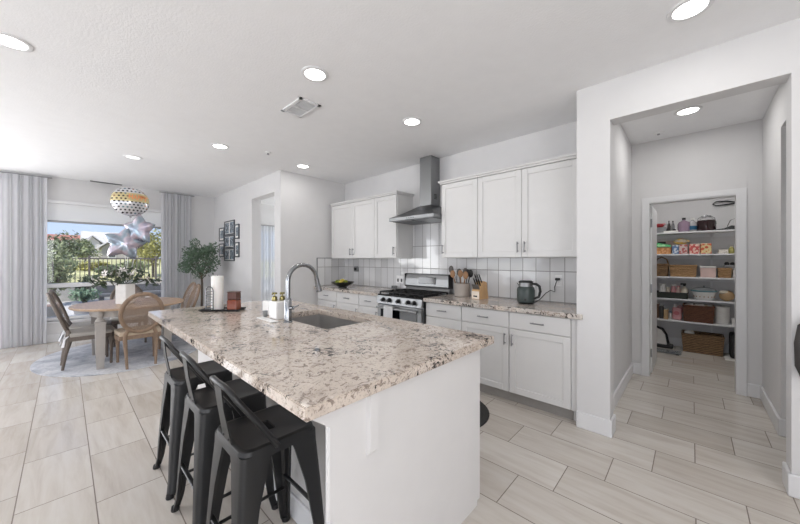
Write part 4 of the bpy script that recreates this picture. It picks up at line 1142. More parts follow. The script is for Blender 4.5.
def make_chair(wood, fabric, ties):
    t = thing('dining_chair', '', 'dining chair', (0, 0, 0), 0, 'oval-back dining chairs')
    # seat frame and cushion
    sf = [(-0.21, -0.19), (0.21, -0.19), (0.235, 0.05), (0.225, 0.19), (0.12, 0.235), (-0.12, 0.235), (-0.225, 0.19), (-0.235, 0.05)]
    MB().prism(sf, 0.350, 0.400).build('seat_frame', wood, t)
    MB().loft([[(a * s, b * s, z) for a, b in sf] for s, z in ((0.97, 0.400), (1.0, 0.412), (1.0, 0.430), (0.93, 0.446), (0.6, 0.452))]).build('seat_cushion', fabric, t, True)
    # oval back, leaning
    def bp(a, r, off=0.0):
        z = 0.685 + math.sin(a) * 0.245 * r
        x = math.cos(a) * 0.203 * r
        y = -0.200 - (z - 0.44) * 0.34 + off
        return (x, y, z)
    MB().tube([bp(2 * math.pi * k / 40, 1.0) for k in range(40)], 0.019, 10, 1.25, True).build('back_frame', wood, t, True)
    m = MB()
    m.loft([[bp(2 * math.pi * k / 40, 0.93, 0.004) for k in range(40)], [bp(2 * math.pi * k / 40, 0.93, -0.002) for k in range(40)]])
    m.build('back_panel', 'cane', t)
    for s in (-1, 1):
        MB().tube([(s * 0.14, -0.250, 0.0), (s * 0.148, -0.225, 0.18), (s * 0.155, -0.190, 0.34), (s * 0.150, -0.188, 0.42), (s * 0.120, -0.215, 0.490)], [0.014, 0.018, 0.023, 0.022, 0.018], 10).build('leg', wood, t, True)
        MB().lathe([(0.013, 0.0), (0.016, 0.01), (0.014, 0.03), (0.019, 0.23), (0.025, 0.28), (0.021, 0.295), (0.028, 0.305), (0.028, 0.355)], 14, (s * 0.190, 0.185, 0)).build('leg', wood, t, True)
    if ties:
        for s in (-1, 1):
            m = MB().tube([(s * 0.165, -0.20, 0.41), (s * 0.19, -0.235, 0.38), (s * 0.20, -0.25, 0.29)], [0.008, 0.014, 0.02], 8, 0.3)
            m.tube([(s * 0.165, -0.20, 0.41), (s * 0.15, -0.245, 0.39), (s * 0.14, -0.27, 0.31)], [0.008, 0.014, 0.02], 8, 0.3)
            m.build('cushion_tie', 'tie_white', t, True)
    return t
cA = make_chair('chair_grey', 'seat_grey', True)
cC = make_chair('chair_tan', 'seat_tan', False)
spec = [(cC, (-5.345, 0.665), 90, 'tan oval-back chair facing away at the near end of the table'),
        (cA, (-5.77, 0.225), 2, 'grey-brown oval-back chair at the left side of the table, nearer the camera'),
        (cA, (-6.30, 0.235), -6, 'grey-brown oval-back chair at the left side of the table, nearer the window'),
        (cA, (-6.74, 0.72), -92, 'oval-back chair at the window end of the table behind the flowers'),
        (cC, (-6.08, 1.17), 178, 'oval-back chair at the right side of the table, nearer the olive tree'),
        (cC, (-6.62, 1.24), 184, 'oval-back chair at the right side of the table, nearer the curtain')]
seen = set()
for src, (x, y), rz, lb in spec:
    o = src if src.name not in seen else copy_tree(src)
    seen.add(src.name)
    o.location = (x, y, 0.010)
    o.rotation_euler = (0, 0, R(rz))
    o['label'] = lb
# vase and flowers
VS = (-5.70, 0.57, 0.760)
v = thing('flower_vase', 'square white vase on the dining table', 'vase', VS, R(40))
m = MB().box(-0.075, 0.075, -0.075, 0.075, 0.0, 0.275, 0.010)
m.build('body', 'white_ceramic', v)
MB().box(-0.066, 0.066, -0.066, 0.066, 0.274, 0.277).build('mouth', 'p_dark', v)
bq = thing('lily_bouquet', 'wide bouquet of white lilies and dark leaves in the vase', 'flowers', (VS[0], VS[1], VS[2] + 0.27))
rnd = random.Random(11)
DX, DY = Vector((-0.101, 0.995, 0)), Vector((0.995, 0.101, 0))
st_m = MB(); lf = MB()
heads = []
for k in range(17):
    a = -1 + 2 * (k + 0.5) / 17
    side = a * 0.33 + rnd.uniform(-0.03, 0.03)
    p = DX * side + DY * rnd.uniform(-0.12, 0.12) + Vector((0, 0, 0.14 - 0.10 * a * a + rnd.uniform(-0.06, 0.05)))
    heads.append(p)
    st_m.tube([(rnd.uniform(-0.03, 0.03), rnd.uniform(-0.03, 0.03), -0.03), p * 0.5 + Vector((0, 0, 0.02)), p], 0.004, 5)
st_m.build('stems', 'leaf_dark', bq, True)
for k in range(110):
    a = rnd.uniform(-1, 1)
    c = DX * a * 0.36 + DY * rnd.uniform(-0.14, 0.14) + Vector((0, 0, 0.11 - 0.10 * a * a + rnd.uniform(-0.10, 0.10)))
    d = Vector((rnd.uniform(-1, 1), rnd.uniform(-1, 1), rnd.uniform(-0.6, 0.9))).normalized()
    s_ = d.cross(Vector((rnd.uniform(-1, 1), rnd.uniform(-1, 1), rnd.uniform(-1, 1)))).normalized()
    L = rnd.uniform(0.05, 0.10)
    lf.face([c - d * L, c + s_ * L * 0.22, c + d * L, c - s_ * L * 0.22])
lf.build('leaves', 'leaf_dark', bq)
for p in heads:
    m = MB()
    n = (p + Vector((rnd.uniform(0.0, 0.3), rnd.uniform(-0.2, 0.2), rnd.uniform(-0.1, 0.2)))).normalized()
    t1 = n.orthogonal().normalized(); t2 = n.cross(t1)
    for q in range(6):
        a = q * math.pi / 3
        r = t1 * math.cos(a) + t2 * math.sin(a); s_ = n.cross(r)
        m.face([p, p + r * 0.03 + s_ * 0.014 + n * 0.018, p + r * 0.062 + n * 0.018, p + r * 0.03 - s_ * 0.014 + n * 0.018])
    m.build('bloom', 'petal', bq)
# balloons
def weight_strings(parent, top, base):
    MB().tube([top, (top[0] * 0.5 + base[0] * 0.5 + 0.01, top[1] * 0.5 + base[1] * 0.5, (top[2] + base[2]) / 2), base], 0.0025, 5).build('ribbon', 'tie_white', parent, True)
BC = Vector((-5.60, 0.610, 2.155))
bl = thing('orb_balloon', 'round gold and silver birthday balloon with dots, floating highest', 'balloon', BC)
ex, ez, ed = 0.205, 0.195, 0.15
nrm = Vector((0.994, -0.108, 0)); sid = Vector((0.108, 0.994, 0))
tilt = R(-6)
def bpt(a, b, lift=1.0):
    # a: across, b: up in [-1,1] unit disc coordinates, on the camera-facing skin
    q = max(0.0, 1 - a * a - b * b)
    A2, B2 = a * math.cos(tilt) - b * math.sin(tilt) * ez / ex, a * math.sin(tilt) * ex / ez + b * math.cos(tilt)
    return sid * (A2 * ex * lift) + nrm * (math.sqrt(q) * ed * lift) + Vector((0, 0, B2 * ez * lift))
m = MB(); m.ball((0, 0, 0), 1.0, u=40, v=24)
for vv in m.bm.verts:
    c = vv.co.copy()
    A2, B2 = c.y * math.cos(tilt) - c.z * math.sin(tilt) * ez / ex, c.y * math.sin(tilt) * ex / ez + c.z * math.cos(tilt)
    vv.co = sid * (A2 * ex) + nrm * (c.x * ed) + Vector((0, 0, B2 * ez))
m.build('skin', 'foil_gold', bl, True)
MB().lathe([(0.004, 0), (0.016, -0.02), (0.006, -0.03)], 12, (0, 0, -ez + 0.006)).build('neck', 'foil_gold', bl, True)
pm('text_orange', (206, 122, 74), 0.5)
text_mesh('HAPPY', 0.30, 'lettering', 'text_orange', bl, lambda x, y: bpt(0.36 + x * 1.05, 0.25 + y * 1.55, 1.015), bold=0.008)
weight_strings(bl, (0, 0, -ez - 0.02), (VS[0] - BC.x + 0.05, VS[1] - BC.y, VS[2] + 0.30 - BC.z))
def star(loc, r, yaw, roll, label, squash=1.0):
    t = thing('star_balloon', label, 'balloon', loc, 0, 'iridescent star balloons')
    nn = Vector((math.cos(yaw), math.sin(yaw), 0)); ss = Vector((-math.sin(yaw), math.cos(yaw), 0))
    m = MB(); N = 80; rings = 7
    def rad(a):
        k = (a / (2 * math.pi) * 5) % 1.0
        u = abs(k - 0.5) * 2
        return r * (0.60 + 0.40 * u ** 1.5)
    for sd in (1, -1):
        secs = []
        for i in range(rings + 1):
            f_ = 1 - i / rings
            h = 0.42 * r * math.sqrt(max(0, 1 - f_ ** 2.4)) * 0.75
            secs.append([ss * (rad(2 * math.pi * k / N) * max(f_, 0.01) * math.cos(2 * math.pi * k / N + roll) * squash) + Vector((0, 0, rad(2 * math.pi * k / N) * max(f_, 0.01) * math.sin(2 * math.pi * k / N + roll))) + nn * (sd * h) for k in range(N)])
        m.loft(secs, cap=False)
    bmesh.ops.remove_doubles(m.bm, verts=m.bm.verts, dist=0.0006)
    m.build('skin', 'foil_iris', t, True)
    weight_strings(t, (0, 0, -r * 0.62), (VS[0] - loc[0] + 0.03, VS[1] - loc[1] + 0.02, VS[2] + 0.30 - loc[2]))
star((-5.55, 0.70, 1.78), 0.225, R(-40), R(90), 'silver star balloon just under the round balloon', 0.95)
star((-5.62, 0.555, 1.585), 0.245, R(-8), R(80), 'iridescent star balloon lowest of the bunch, left of the other star')
# olive tree
def leaf_cloud(m, n, c, rad, size, rnd, hollow=0.45, flat=False):
    for _ in range(n):
        while True:
            p = Vector((rnd.uniform(-1, 1), rnd.uniform(-1, 1), rnd.uniform(-1, 1)))
            if hollow < p.length < 1: break
        q = Vector((c[0] + p.x * rad[0], c[1] + p.y * rad[1], c[2] + p.z * rad[2]))
        d = Vector((rnd.uniform(-1, 1), rnd.uniform(-1, 1), rnd.uniform(-1, 0.8))).normalized()
        s_ = d.cross(Vector((rnd.uniform(-1, 1), rnd.uniform(-1, 1), rnd.uniform(-1, 1))))
        if s_.length < 0.1: continue
        s_.normalize()
        L = size * rnd.uniform(0.7, 1.3)
        m.face([q - d * L, q + s_ * L * 0.33, q + d * L, q - s_ * L * 0.33])
TR = (-6.95, 1.81, 0)
tr = thing('olive_tree', 'potted olive tree with a slim trunk beside the curtain', 'tree', TR)
MB().lathe([(0.14, 0), (0.17, 0.03), (0.18, 0.30), (0.19, 0.32), (0.17, 0.32), (0.16, 0.28), (0.0, 0.28)], 28).build('pot', 'pot_grey', tr, True)
m = MB().tube([(0, 0, 0.26), (0.012, 0.0, 0.6), (-0.01, 0.01, 0.9), (0.005, 0.0, 1.0), (0, 0, 1.12)], [0.022, 0.02, 0.019, 0.018, 0.015], 10)
rnd = random.Random(21)
tips = []
for k in range(16):
    a = k * 2.4; L = rnd.uniform(0.14, 0.25)
    p0 = Vector((0, 0, rnd.uniform(0.98, 1.12)))
    p1 = p0 + Vector((math.cos(a) * L, math.sin(a) * L, rnd.uniform(0.08, 0.58)))
    tips.append(p1)
    m.tube([p0, (p0 + p1) / 2 + Vector((0, 0, -0.02)), p1], [0.010, 0.006, 0.003], 6)
m.build('trunk', 'trunk_brown', tr, True)
m = MB()
for p in tips:
    leaf_cloud(m, 95, p, (0.13, 0.11, 0.13), 0.030, rnd, 0.1)
leaf_cloud(m, 620, (0, 0, 1.34), (0.32, 0.33, 0.33), 0.030, rnd, 0.2)
leaf_cloud(m, 170, (0.02, -0.27, 1.24), (0.12, 0.14, 0.13), 0.030, rnd, 0.1)
leaf_cloud(m, 90, (0, -0.12, 1.68), (0.10, 0.10, 0.10), 0.028, rnd, 0.1)
m.build('foliage', 'leaf_olive', tr)

# ================================================================== PANTRY
SH = [1.78, 1.45, 1.11, 0.78, 0.455]
ORD = ['top', 'second', 'third', 'fourth', 'lowest']
for z, o_ in zip(SH, ORD):
    t = thing('pantry_shelf', 'white %s pantry shelf' % o_, 'shelf', (0, 6.25, z), 0, 'white pantry shelves')
    MB().box(-0.798, 0.798, 0.0, 0.346, -0.022, 0, 0.002, 1).build('board', 'trim_white', t)
    MB().box(-0.798, 0.798, 0.325, 0.346, -0.075, -0.022).build('cleat', 'trim_white', t)
tag(MB().box(0.205, 0.225, 6.575, 6.60, 0.13, 1.76).build('shelf_upright', 'trim_white'), 'slim white upright strip on the pantry back wall', 'upright')
PY = 6.37
def crt(x0, x1, z, h, mat, label, cat='box', name='carton', d=0.16, y=PY, lid=None, group=None):
    t = thing(name, label, cat, ((x0 + x1) / 2, y, z), 0, group)
    w = (x1 - x0) / 2
    MB().box(-w, w, -d / 2, d / 2, 0, h, 0.004, 1).build('carton_body', mat, t)
    MB().box(-w + 0.003, w - 0.003, -d / 2 + 0.003, d / 2 - 0.003, h - 0.0005, h + 0.003).build('top_flap', lid or 'p_cream', t)
    return t
def bottle(x, z, h, r, body, cap, label, y=PY, neck=0.3, cat='bottle', name='bottle', lab=None, caph=0.1):
    t = thing(name, label, cat, (x, y, z))
    hb = h * (1 - caph)
    MB().lathe([(r * 0.92, 0), (r, h * 0.03), (r, hb * 0.62), (r * 0.8, hb * 0.80), (r * neck, hb * 0.92), (r * neck, hb)], 20).build('body', body, t, True)
    MB().lathe([(r * neck * 1.25, hb * 0.985), (r * neck * 1.25, h), (0.0, h)], 16).build('cap', cap, t, True)
    if lab: MB().lathe([(r * 1.01, h * 0.14), (r * 1.01, h * 0.42)], 20).build('label_band', lab, t, True)
    return t
def basket(x0, x1, z, h, mat, label, d=0.22, y=PY, handle=False, cut=True):
    t = thing('wicker_basket', label, 'basket', ((x0 + x1) / 2, y, z))
    w = (x1 - x0) / 2
    def sec(k, zz, th=0): return [((a * (w * k - th)), b * (d / 2 * k - th), zz) for a, b in ((1, 1), (-1, 1), (-1, -1), (1, -1))]
    MB().loft([sec(0.92, 0), sec(1.0, h), sec(1.0, h, 0.014), sec(0.92, 0.02, 0.014)]).build('weave_body', mat, t)
    ring = [(w, d / 2), (-w, d / 2), (-w, -d / 2), (w, -d / 2)]
    MB().tube([(a * 0.985, b * 0.985, h) for a, b in ring], 0.011, 8, closed=True).build('rim', mat, t, True)
    if handle:
        MB().tube([(-w, 0, h), (-w * 0.75, 0, h + 0.08), (0, 0, h + 0.115), (w * 0.75, 0, h + 0.08), (w, 0, h)], 0.009, 8).build('handle', mat, t, True)
    return t
# top shelf
z = SH[0]
crt(-0.425, -0.285, z, 0.085, 'p_grey', 'grey lidded tub at the left of the top pantry shelf', 'tub', 'storage_tub', lid='p_red')
t = thing('snack_bag', 'red snack bag lying on the grey tub, top pantry shelf', 'bag', (-0.37, PY, z + 0.089)); MB().ball((0, 0, 0.032), 0.035, (1.6, 1.2, 0.9)).build('pouch', 'p_red', t, True); MB().ball((0.045, 0, 0.05), 0.022, (1.3, 1, 0.7)).build('crimp', 'p_pink', t, True)
bottle(-0.262, z, 0.19, 0.022, 'p_dark', 'p_black', 'slim dark bottle on the top pantry shelf, left of the pair', y=6.42)
bottle(-0.215, z, 0.185, 0.022, 'p_grey', 'p_black', 'slim grey bottle on the top pantry shelf, right of the dark one', y=6.42)
t = thing('jar_tray', 'low white tray with dark jars on the top pantry shelf', 'tray', (-0.235, 6.31, z)); MB().box(-0.085, 0.085, -0.03, 0.03, 0, 0.025, 0.004, 1).build('tray_body', 'p_white', t)
MB().ball((-0.05, 0, 0.038), 0.02, (1, 1, 0.8)).ball((0.04, 0, 0.036), 0.018, (1.2, 1, 0.7)).build('lids', 'p_black', t, True)
bottle(-0.088, z, 0.215, 0.073, 'purple_liquid', 'p_black', 'wide jug of pale purple drink on the top pantry shelf', neck=0.24, name='drink_jug', cat='jug', caph=0.12)
bottle(0.008, z, 0.205, 0.047, 'clear_plastic', 'p_white', 'clear bottle with a blue base on the top pantry shelf', neck=0.36, lab='blue_liquid', caph=0.13)
t = thing('glass_jar', 'big round jar of dark syrup with a handle on the top pantry shelf', 'jar', (0.152, PY, z))
MB().lathe([(0.098, 0), (0.104, 0.01), (0.104, 0.135), (0.095, 0.155), (0.0, 0.155)], 24).build('contents', 'dark_liquid', t, True)
MB().lathe([(0.095, 0.154), (0.062, 0.190), (0.050, 0.195), (0.050, 0.205), (0.0, 0.205)], 24).build('shoulder', 'clear_plastic', t, True)
MB().lathe([(0.055, 0.202), (0.055, 0.222), (0.0, 0.222)], 20).build('lid', 'p_grey', t, True)
MB().tube([(-0.105, 0, 0.10), (-0.085, -0.01, 0.19), (0, -0.02, 0.235), (0.085, -0.01, 0.19), (0.105, 0, 0.10)], 0.004, 6).build('bail_handle', 'steel_dark', t, True)
t = thing('tote_bag', 'flat black bag with a loop handle at the right of the top pantry shelf', 'bag', (0.36, PY, z))
MB().loft([[(x, -0.09, 0), (x, 0.09, 0), (x, 0.07, h), (x, -0.07, h)] for x, h in ((-0.13, 0.012), (-0.03, 0.025), (0.04, 0.06), (0.10, 0.05), (0.13, 0.02))]).build('bag_body', 'p_black', t, True)
MB().tube([(0.0, -0.06, 0.045), (0.03, -0.07, 0.13), (0.08, -0.07, 0.155), (0.12, -0.06, 0.05)], 0.005, 6).build('loop_handle', 'p_dark', t, True)
t = thing('hanging_strap', 'black strap looped on a hook high on the pantry wall', 'strap', (0.36, 6.58, 2.19))
MB().tube([(0.13, 0, -0.005), (0.0, -0.01, 0.028), (-0.10, -0.015, 0.028), (-0.135, -0.015, 0.0), (-0.10, -0.015, -0.028), (0.0, -0.01, -0.022), (0.13, 0, -0.01)], 0.009, 8, closed=True).build('loop', 'p_black', t, True)
MB().cyl((0.12, -0.015, -0.007), (0.12, 0.02, -0.007), 0.008, n=8).build('hook', 'nickel', t)
# second shelf
z = SH[1]
crt(-0.42, -0.235, z, 0.105, 'carton_orange', 'orange printed box under the green bag, second pantry shelf')
t = thing('snack_bag', 'bright green crinkled bag on the orange box, second pantry shelf', 'bag', (-0.335, 6.34, z + 0.11)); MB().loft([[(x, -0.06, 0), (x, 0.06, 0), (x, 0.04, h), (x, -0.04, h)] for x, h in ((-0.085, 0.07), (-0.03, 0.06), (0.03, 0.045), (0.10, 0.03))]).build('pouch', 'bag_green', t); MB().box(-0.09, -0.082, -0.06, 0.06, 0.0, 0.075).build('seal', 'bag_green', t)
crt(-0.40, -0.30, z + 0.0, 0.20, 'p_dark', 'dark box standing behind the green bag, second pantry shelf', y=6.51, d=0.08)
crt(-0.30, -0.18, z, 0.21, 'p_blush', 'pinkish tub standing behind the blue carton, second pantry shelf', 'tub', 'storage_tub', y=6.51, d=0.08)
crt(-0.22, -0.145, z, 0.135, 'carton_blue', 'blue printed carton on the second pantry shelf', lid='p_white')
crt(-0.14, -0.045, z, 0.14, 'carton_redwhite', 'pale red and white carton on the second pantry shelf')
t = thing('snack_bag', 'tan and yellow bag lying on top of two cartons, second pantry shelf', 'bag', (-0.125, PY, z + 0.143)); MB().ball((0, 0, 0.048), 0.05, (1.7, 1.0, 0.95)).build('pouch', 'bag_tan', t, True); MB().box(0.07, 0.10, -0.03, 0.03, 0.035, 0.06, 0.004, 1).build('crimp', 'bag_tan', t)
crt(-0.03, 0.082, z, 0.145, 'carton_red', 'red drink carton on the second pantry shelf')
crt(0.092, 0.205, z, 0.148, 'carton_yellow', 'yellow and orange carton on the second pantry shelf')
crt(0.275, 0.37, z, 0.055, 'carton_white', 'small low white box on the second pantry shelf')
bottle(0.405, z, 0.11, 0.028, 'p_lime', 'p_cream', 'little pale yellow bottle at the right of the second pantry shelf', neck=0.5)
# third shelf
z = SH[2]
basket(-0.425, -0.265, z, 0.18, 'wicker_mid', 'tall dark wicker basket with a hoop handle, third pantry shelf', handle=True)
basket(-0.25, 0.055, z, 0.165, 'wicker_light', 'long honey coloured basket on the third pantry shelf')
t = thing('storage_bin', 'white and pink fabric bin on the third pantry shelf', 'bin', (0.168, PY, z)); MB().loft([[(a * k, b * k, zz) for a, b in ((0.082, 0.1), (-0.082, 0.1), (-0.082, -0.1), (0.082, -0.1))] for k, zz in ((0.95, 0), (1.0, 0.14))]).build('bin_body', 'p_blush', t); MB().box(-0.086, 0.086, -0.104, 0.104, 0.138, 0.160, 0.003, 1).build('cuff', 'p_white', t)
basket(0.27, 0.40, z, 0.125, 'wicker_light', 'small honey coloured basket right of the pink bin, third pantry shelf')
t = thing('camera_case', 'black and grey bundle on top of the small basket, third pantry shelf', 'case', (0.385, PY, z + 0.137)); MB().box(-0.055, 0.055, -0.05, 0.05, 0, 0.045, 0.01).build('lower_case', 'p_grey', t); MB().ball((-0.025, 0, 0.06), 0.028).ball((0.03, 0, 0.058), 0.026).build('upper_case', 'p_black', t, True)
crt(0.412, 0.50, z, 0.105, 'p_white', 'pale box at the right end of the third pantry shelf')
# fourth shelf
z = SH[3]
t = thing('storage_crate', 'long black open crate on the fourth pantry shelf', 'crate', (-0.24, PY, z))
m = MB().box(-0.195, 0.195, -0.11, 0.11, 0, 0.008).box(-0.195, 0.195, -0.11, -0.102, 0, 0.088).box(-0.195, 0.195, 0.102, 0.11, 0, 0.088).box(-0.195, -0.187, -0.11, 0.11, 0, 0.088).box(0.187, 0.195, -0.11, 0.11, 0, 0.088)
m.build('crate_body', 'p_green', t); MB().tube([(0.2, -0.115, 0.088), (-0.2, -0.115, 0.088), (-0.2, 0.115, 0.088), (0.2, 0.115, 0.088)], 0.006, 6, closed=True).build('rim', 'p_black', t, True)
bottle(-0.335, z + 0.008, 0.205, 0.045, 'p_white', 'p_white', 'white bottle at the left end of the black crate', neck=0.8)
bottle(-0.27, z + 0.008, 0.15, 0.026, 'p_cream', 'p_cream', 'short cream bottle beside the white one in the black crate', neck=0.7)
bottle(-0.205, z + 0.008, 0.195, 0.032, 'p_pink', 'p_white', 'pink bottle in the middle of the black crate', neck=0.75)
bottle(-0.150, z + 0.008, 0.18, 0.032, 'p_blush', 'p_pink', 'pale pink bottle right of the pink one in the black crate', neck=0.6)
b = bottle(-0.083, z + 0.008, 0.20, 0.042, 'p_cream', 'p_black', 'cream spray bottle with a black trigger in the black crate', neck=0.3)
MB().box(-0.045, 0.02, -0.010, 0.010, 0.196, 0.222, 0.004, 1).build('trigger', 'p_black', b)
t = thing('serving_bowl', 'big white oval bowl with a blue band on the fourth pantry shelf', 'bowl', (0.128, PY, z))
MB().lathe([(0.085, 0), (0.09, 0.006), (0.115, 0.06), (0.142, 0.135), (0.136, 0.138), (0.11, 0.07), (0.0, 0.03)], 32).build('bowl_body', 'white_ceramic', t, True)
MB().lathe([(0.1385, 0.120), (0.1445, 0.139), (0.1405, 0.141), (0.134, 0.124)], 32).build('blue_band', 'p_teal', t, True)
m = MB()
for k in range(16):
    a = 2 * math.pi * k / 16
    m.ball((math.cos(a) * 0.112, math.sin(a) * 0.112, 0.05), 0.012, (0.6, 0.6, 0.8), 8, 6)
m.build('painted_flowers', 'p_tan', t, True)
MB().lathe([(0.135, 0.140), (0.11, 0.168), (0.04, 0.185), (0.012, 0.187), (0.014, 0.205), (0.0, 0.207)], 28).build('lid', 'smoke_glass', t, True)
t = thing('paper_bag', 'rolled beige bag leaning at the right of the fourth pantry shelf', 'bag', (0.36, PY, z)); MB().ball((0, 0, 0.075), 0.08, (1.0, 0.9, 0.95)).build('pouch', 'p_tan', t, True); MB().ball((-0.03, -0.03, 0.125), 0.035, (1.4, 1, 0.8)).build('fold', 'p_cream', t, True)
# lowest shelf
z = SH[4]
for k, (mt, h, lb) in enumerate((('p_brown', 0.22, 'dark brown book standing leftmost on the lowest pantry shelf'), ('p_dark', 0.20, 'dark book between the brown and tan ones on the lowest pantry shelf'), ('p_tan', 0.15, 'short tan book at the front of the lowest pantry shelf'))):
    x = -0.40 + k * 0.055
    t = thing('cook_book', lb, 'book', (x, 6.40 - k * 0.03, z), 0, 'books on the lowest pantry shelf')
    MB().box(-0.025, 0.025, -0.085, 0.085, 0, h, 0.002, 1).build('cover', mt, t); MB().box(-0.021, 0.021, -0.083, 0.087, 0.002, h + 0.001).build('pages', 'paper', t)
bottle(-0.245, z, 0.11, 0.024, 'p_white', 'p_blue', 'small white tube with a blue cap beside the pink jug', neck=0.8)
t = thing('detergent_jug', 'pink jug with a red label on the lowest pantry shelf', 'jug', (-0.165, PY, z)); MB().box(-0.055, 0.055, -0.045, 0.045, 0, 0.185, 0.02).build('jug_body', 'p_pink', t); MB().ball((-0.005, -0.043, 0.10), 0.036, (1, 0.18, 0.9)).build('label_patch', 'p_pinkdeep', t, True)
MB().lathe([(0.02, 0.183), (0.02, 0.225), (0, 0.225)], 14, (-0.02, 0, 0)).build('cap', 'p_white', t, True); MB().tube([(0.0, 0, 0.19), (0.035, 0, 0.215), (0.06, 0, 0.18), (0.055, 0, 0.11)], 0.009, 8).build('handle', 'p_pink', t, True)
basket(-0.10, 0.235, z, 0.235, 'wicker_brown', 'dark reddish wicker basket of white cloths on the lowest pantry shelf', d=0.26)
for k, (x, y_, s_, lb) in enumerate(((-0.03, 0.0, 0.05, 'crumpled white cloth at the left in the dark wicker basket'), (0.08, -0.03, 0.062, 'large crumpled white cloth in the middle of the dark wicker basket'), (0.17, 0.03, 0.048, 'crumpled cream cloth at the right in the dark wicker basket'))):
    t = thing('folded_cloth', lb, 'cloth', (x, PY + y_, z + 0.19), 0, 'cloths in the dark basket')
    MB().ball((0, 0, 0.03), s_, (1.2, 1.0, 0.7)).build('cloth_bundle', 'p_cream' if k == 2 else 'p_white', t, True); MB().ball((0.02, -0.02, 0.055), s_ * 0.5, (1.2, 1, 0.8)).build('fold', 'p_white', t, True)
t = thing('storage_canister', 'tall plain white canister on the lowest pantry shelf', 'canister', (0.312, PY, z)); MB().lathe([(0.075, 0), (0.078, 0.004), (0.078, 0.225), (0, 0.225)], 24).build('can', 'p_white', t, True); MB().lathe([(0.08, 0.225), (0.08, 0.24), (0.07, 0.245), (0, 0.246)], 24).build('lid', 'p_white', t, True)
t = thing('coffee_mug', 'white mug at the right end of the lowest pantry shelf', 'mug', (0.445, 6.31, z)); MB().lathe([(0.036, 0), (0.042, 0.006), (0.042, 0.10), (0.038, 0.10), (0.036, 0.01), (0, 0.01)], 20).build('cup', 'white_ceramic', t, True); MB().tube([(0.04, 0, 0.085), (0.068, 0, 0.075), (0.066, 0, 0.035), (0.04, 0, 0.02)], 0.006, 8).build('handle', 'white_ceramic', t, True)
# pantry floor
basket(-0.115, 0.335, 0.0, 0.265, 'wicker_seagrass', 'big rectangular woven basket on the pantry floor', d=0.30, y=6.43)
t = thing('folded_cloth', 'small white cloth sticking out of the big floor basket', 'cloth', (-0.03, 6.42, 0.235), 0); MB().ball((0, 0, 0.03), 0.05, (1.2, 1, 0.8)).build('cloth_bundle', 'p_white', t, True); MB().ball((0.03, 0.0, 0.05), 0.022).build('fold', 'p_cream', t, True)
t = thing('upright_heater', 'black arched appliance with a pale grey face on the pantry floor', 'appliance', (-0.40, 6.40, 0))
pts = [(-0.14, 0, 0.06), (-0.14, 0, 0.19), (-0.10, 0, 0.27), (-0.02, 0, 0.31), (0.06, 0, 0.28), (0.105, 0, 0.20), (0.13, 0, 0.07)]
MB().tube(pts, 0.018, 10).build('arch_handle', 'p_black', t, True)
MB().loft([[(a, b, zz) for a, zz in ((-0.13, 0.05), (-0.13, 0.19), (-0.09, 0.26), (-0.02, 0.295), (0.05, 0.265), (0.095, 0.195), (0.115, 0.05))] for b in (-0.04, 0.06)]).build('face', 'p_white', t)
MB().box(-0.17, 0.19, -0.10, 0.10, 0.0, 0.05, 0.02).build('base', 'p_black', t)
t = thing('bathroom_scale', 'flat glass and metal scale on the pantry floor', 'scale', (-0.29, 6.06, 0)); MB().box(-0.18, 0.18, -0.11, 0.11, 0.012, 0.022, 0.004, 1).build('platform', 'smoke_glass', t); MB().box(-0.16, 0.16, -0.09, -0.05, 0.022, 0.024).box(-0.16, 0.16, 0.05, 0.09, 0.022, 0.024).build('grip_strips', 'steel_dark', t)
m = MB()
for sx in (-1, 1):
    for sy in (-1, 1): m.lathe([(0.02, 0), (0.02, 0.013)], 12, (sx * 0.14, sy * 0.08, 0))
m.build('feet', 'p_dark', t)
tag(MB().box(0.33, 0.60, 6.12, 6.50, 0.0, 0.010, 0.003, 1).build('floor_pad', 'p_white'), 'thin white sheet lying on the pantry floor at the right', 'pad')
t = thing('wine_cooler', 'black appliance with a pale front at the right of the pantry floor', 'appliance', (0.50, 6.33, 0.010)); MB().box(-0.115, 0.12, -0.10, 0.14, 0, 0.33, 0.02).build('case', 'p_black', t); MB().box(-0.075, 0.11, -0.106, -0.098, 0.06, 0.20, 0.008).build('front_panel', 'p_grey', t); MB().box(-0.06, 0.10, -0.109, -0.104, 0.09, 0.17, 0.004, 1).build('label_panel', 'p_white', t)
# dark bag at the far right edge of the view
t = thing('hanging_bag', 'dark grey rounded bag hanging on the wall at the far right edge', 'bag', (0.588, 2.85, 0.875))
MB().lathe([(0.06, -0.19), (0.145, -0.17), (0.165, -0.11), (0.168, 0.02), (0.155, 0.12), (0.11, 0.17), (0.05, 0.185)], 32, (0, -0.045, 0), 1.0, 0.25).build('bag_body', 'p_dark', t, True); MB().tube([(-0.07, -0.02, 0.14), (-0.04, -0.012, 0.24), (0.0, -0.008, 0.27), (0.04, -0.012, 0.24), (0.07, -0.02, 0.14)], 0.006, 8).build('strap', 'p_black', t, True)
MB().cyl((0, -0.03, 0.27), (0, 0.012, 0.27), 0.008, n=10).build('hook', 'nickel', t, True)

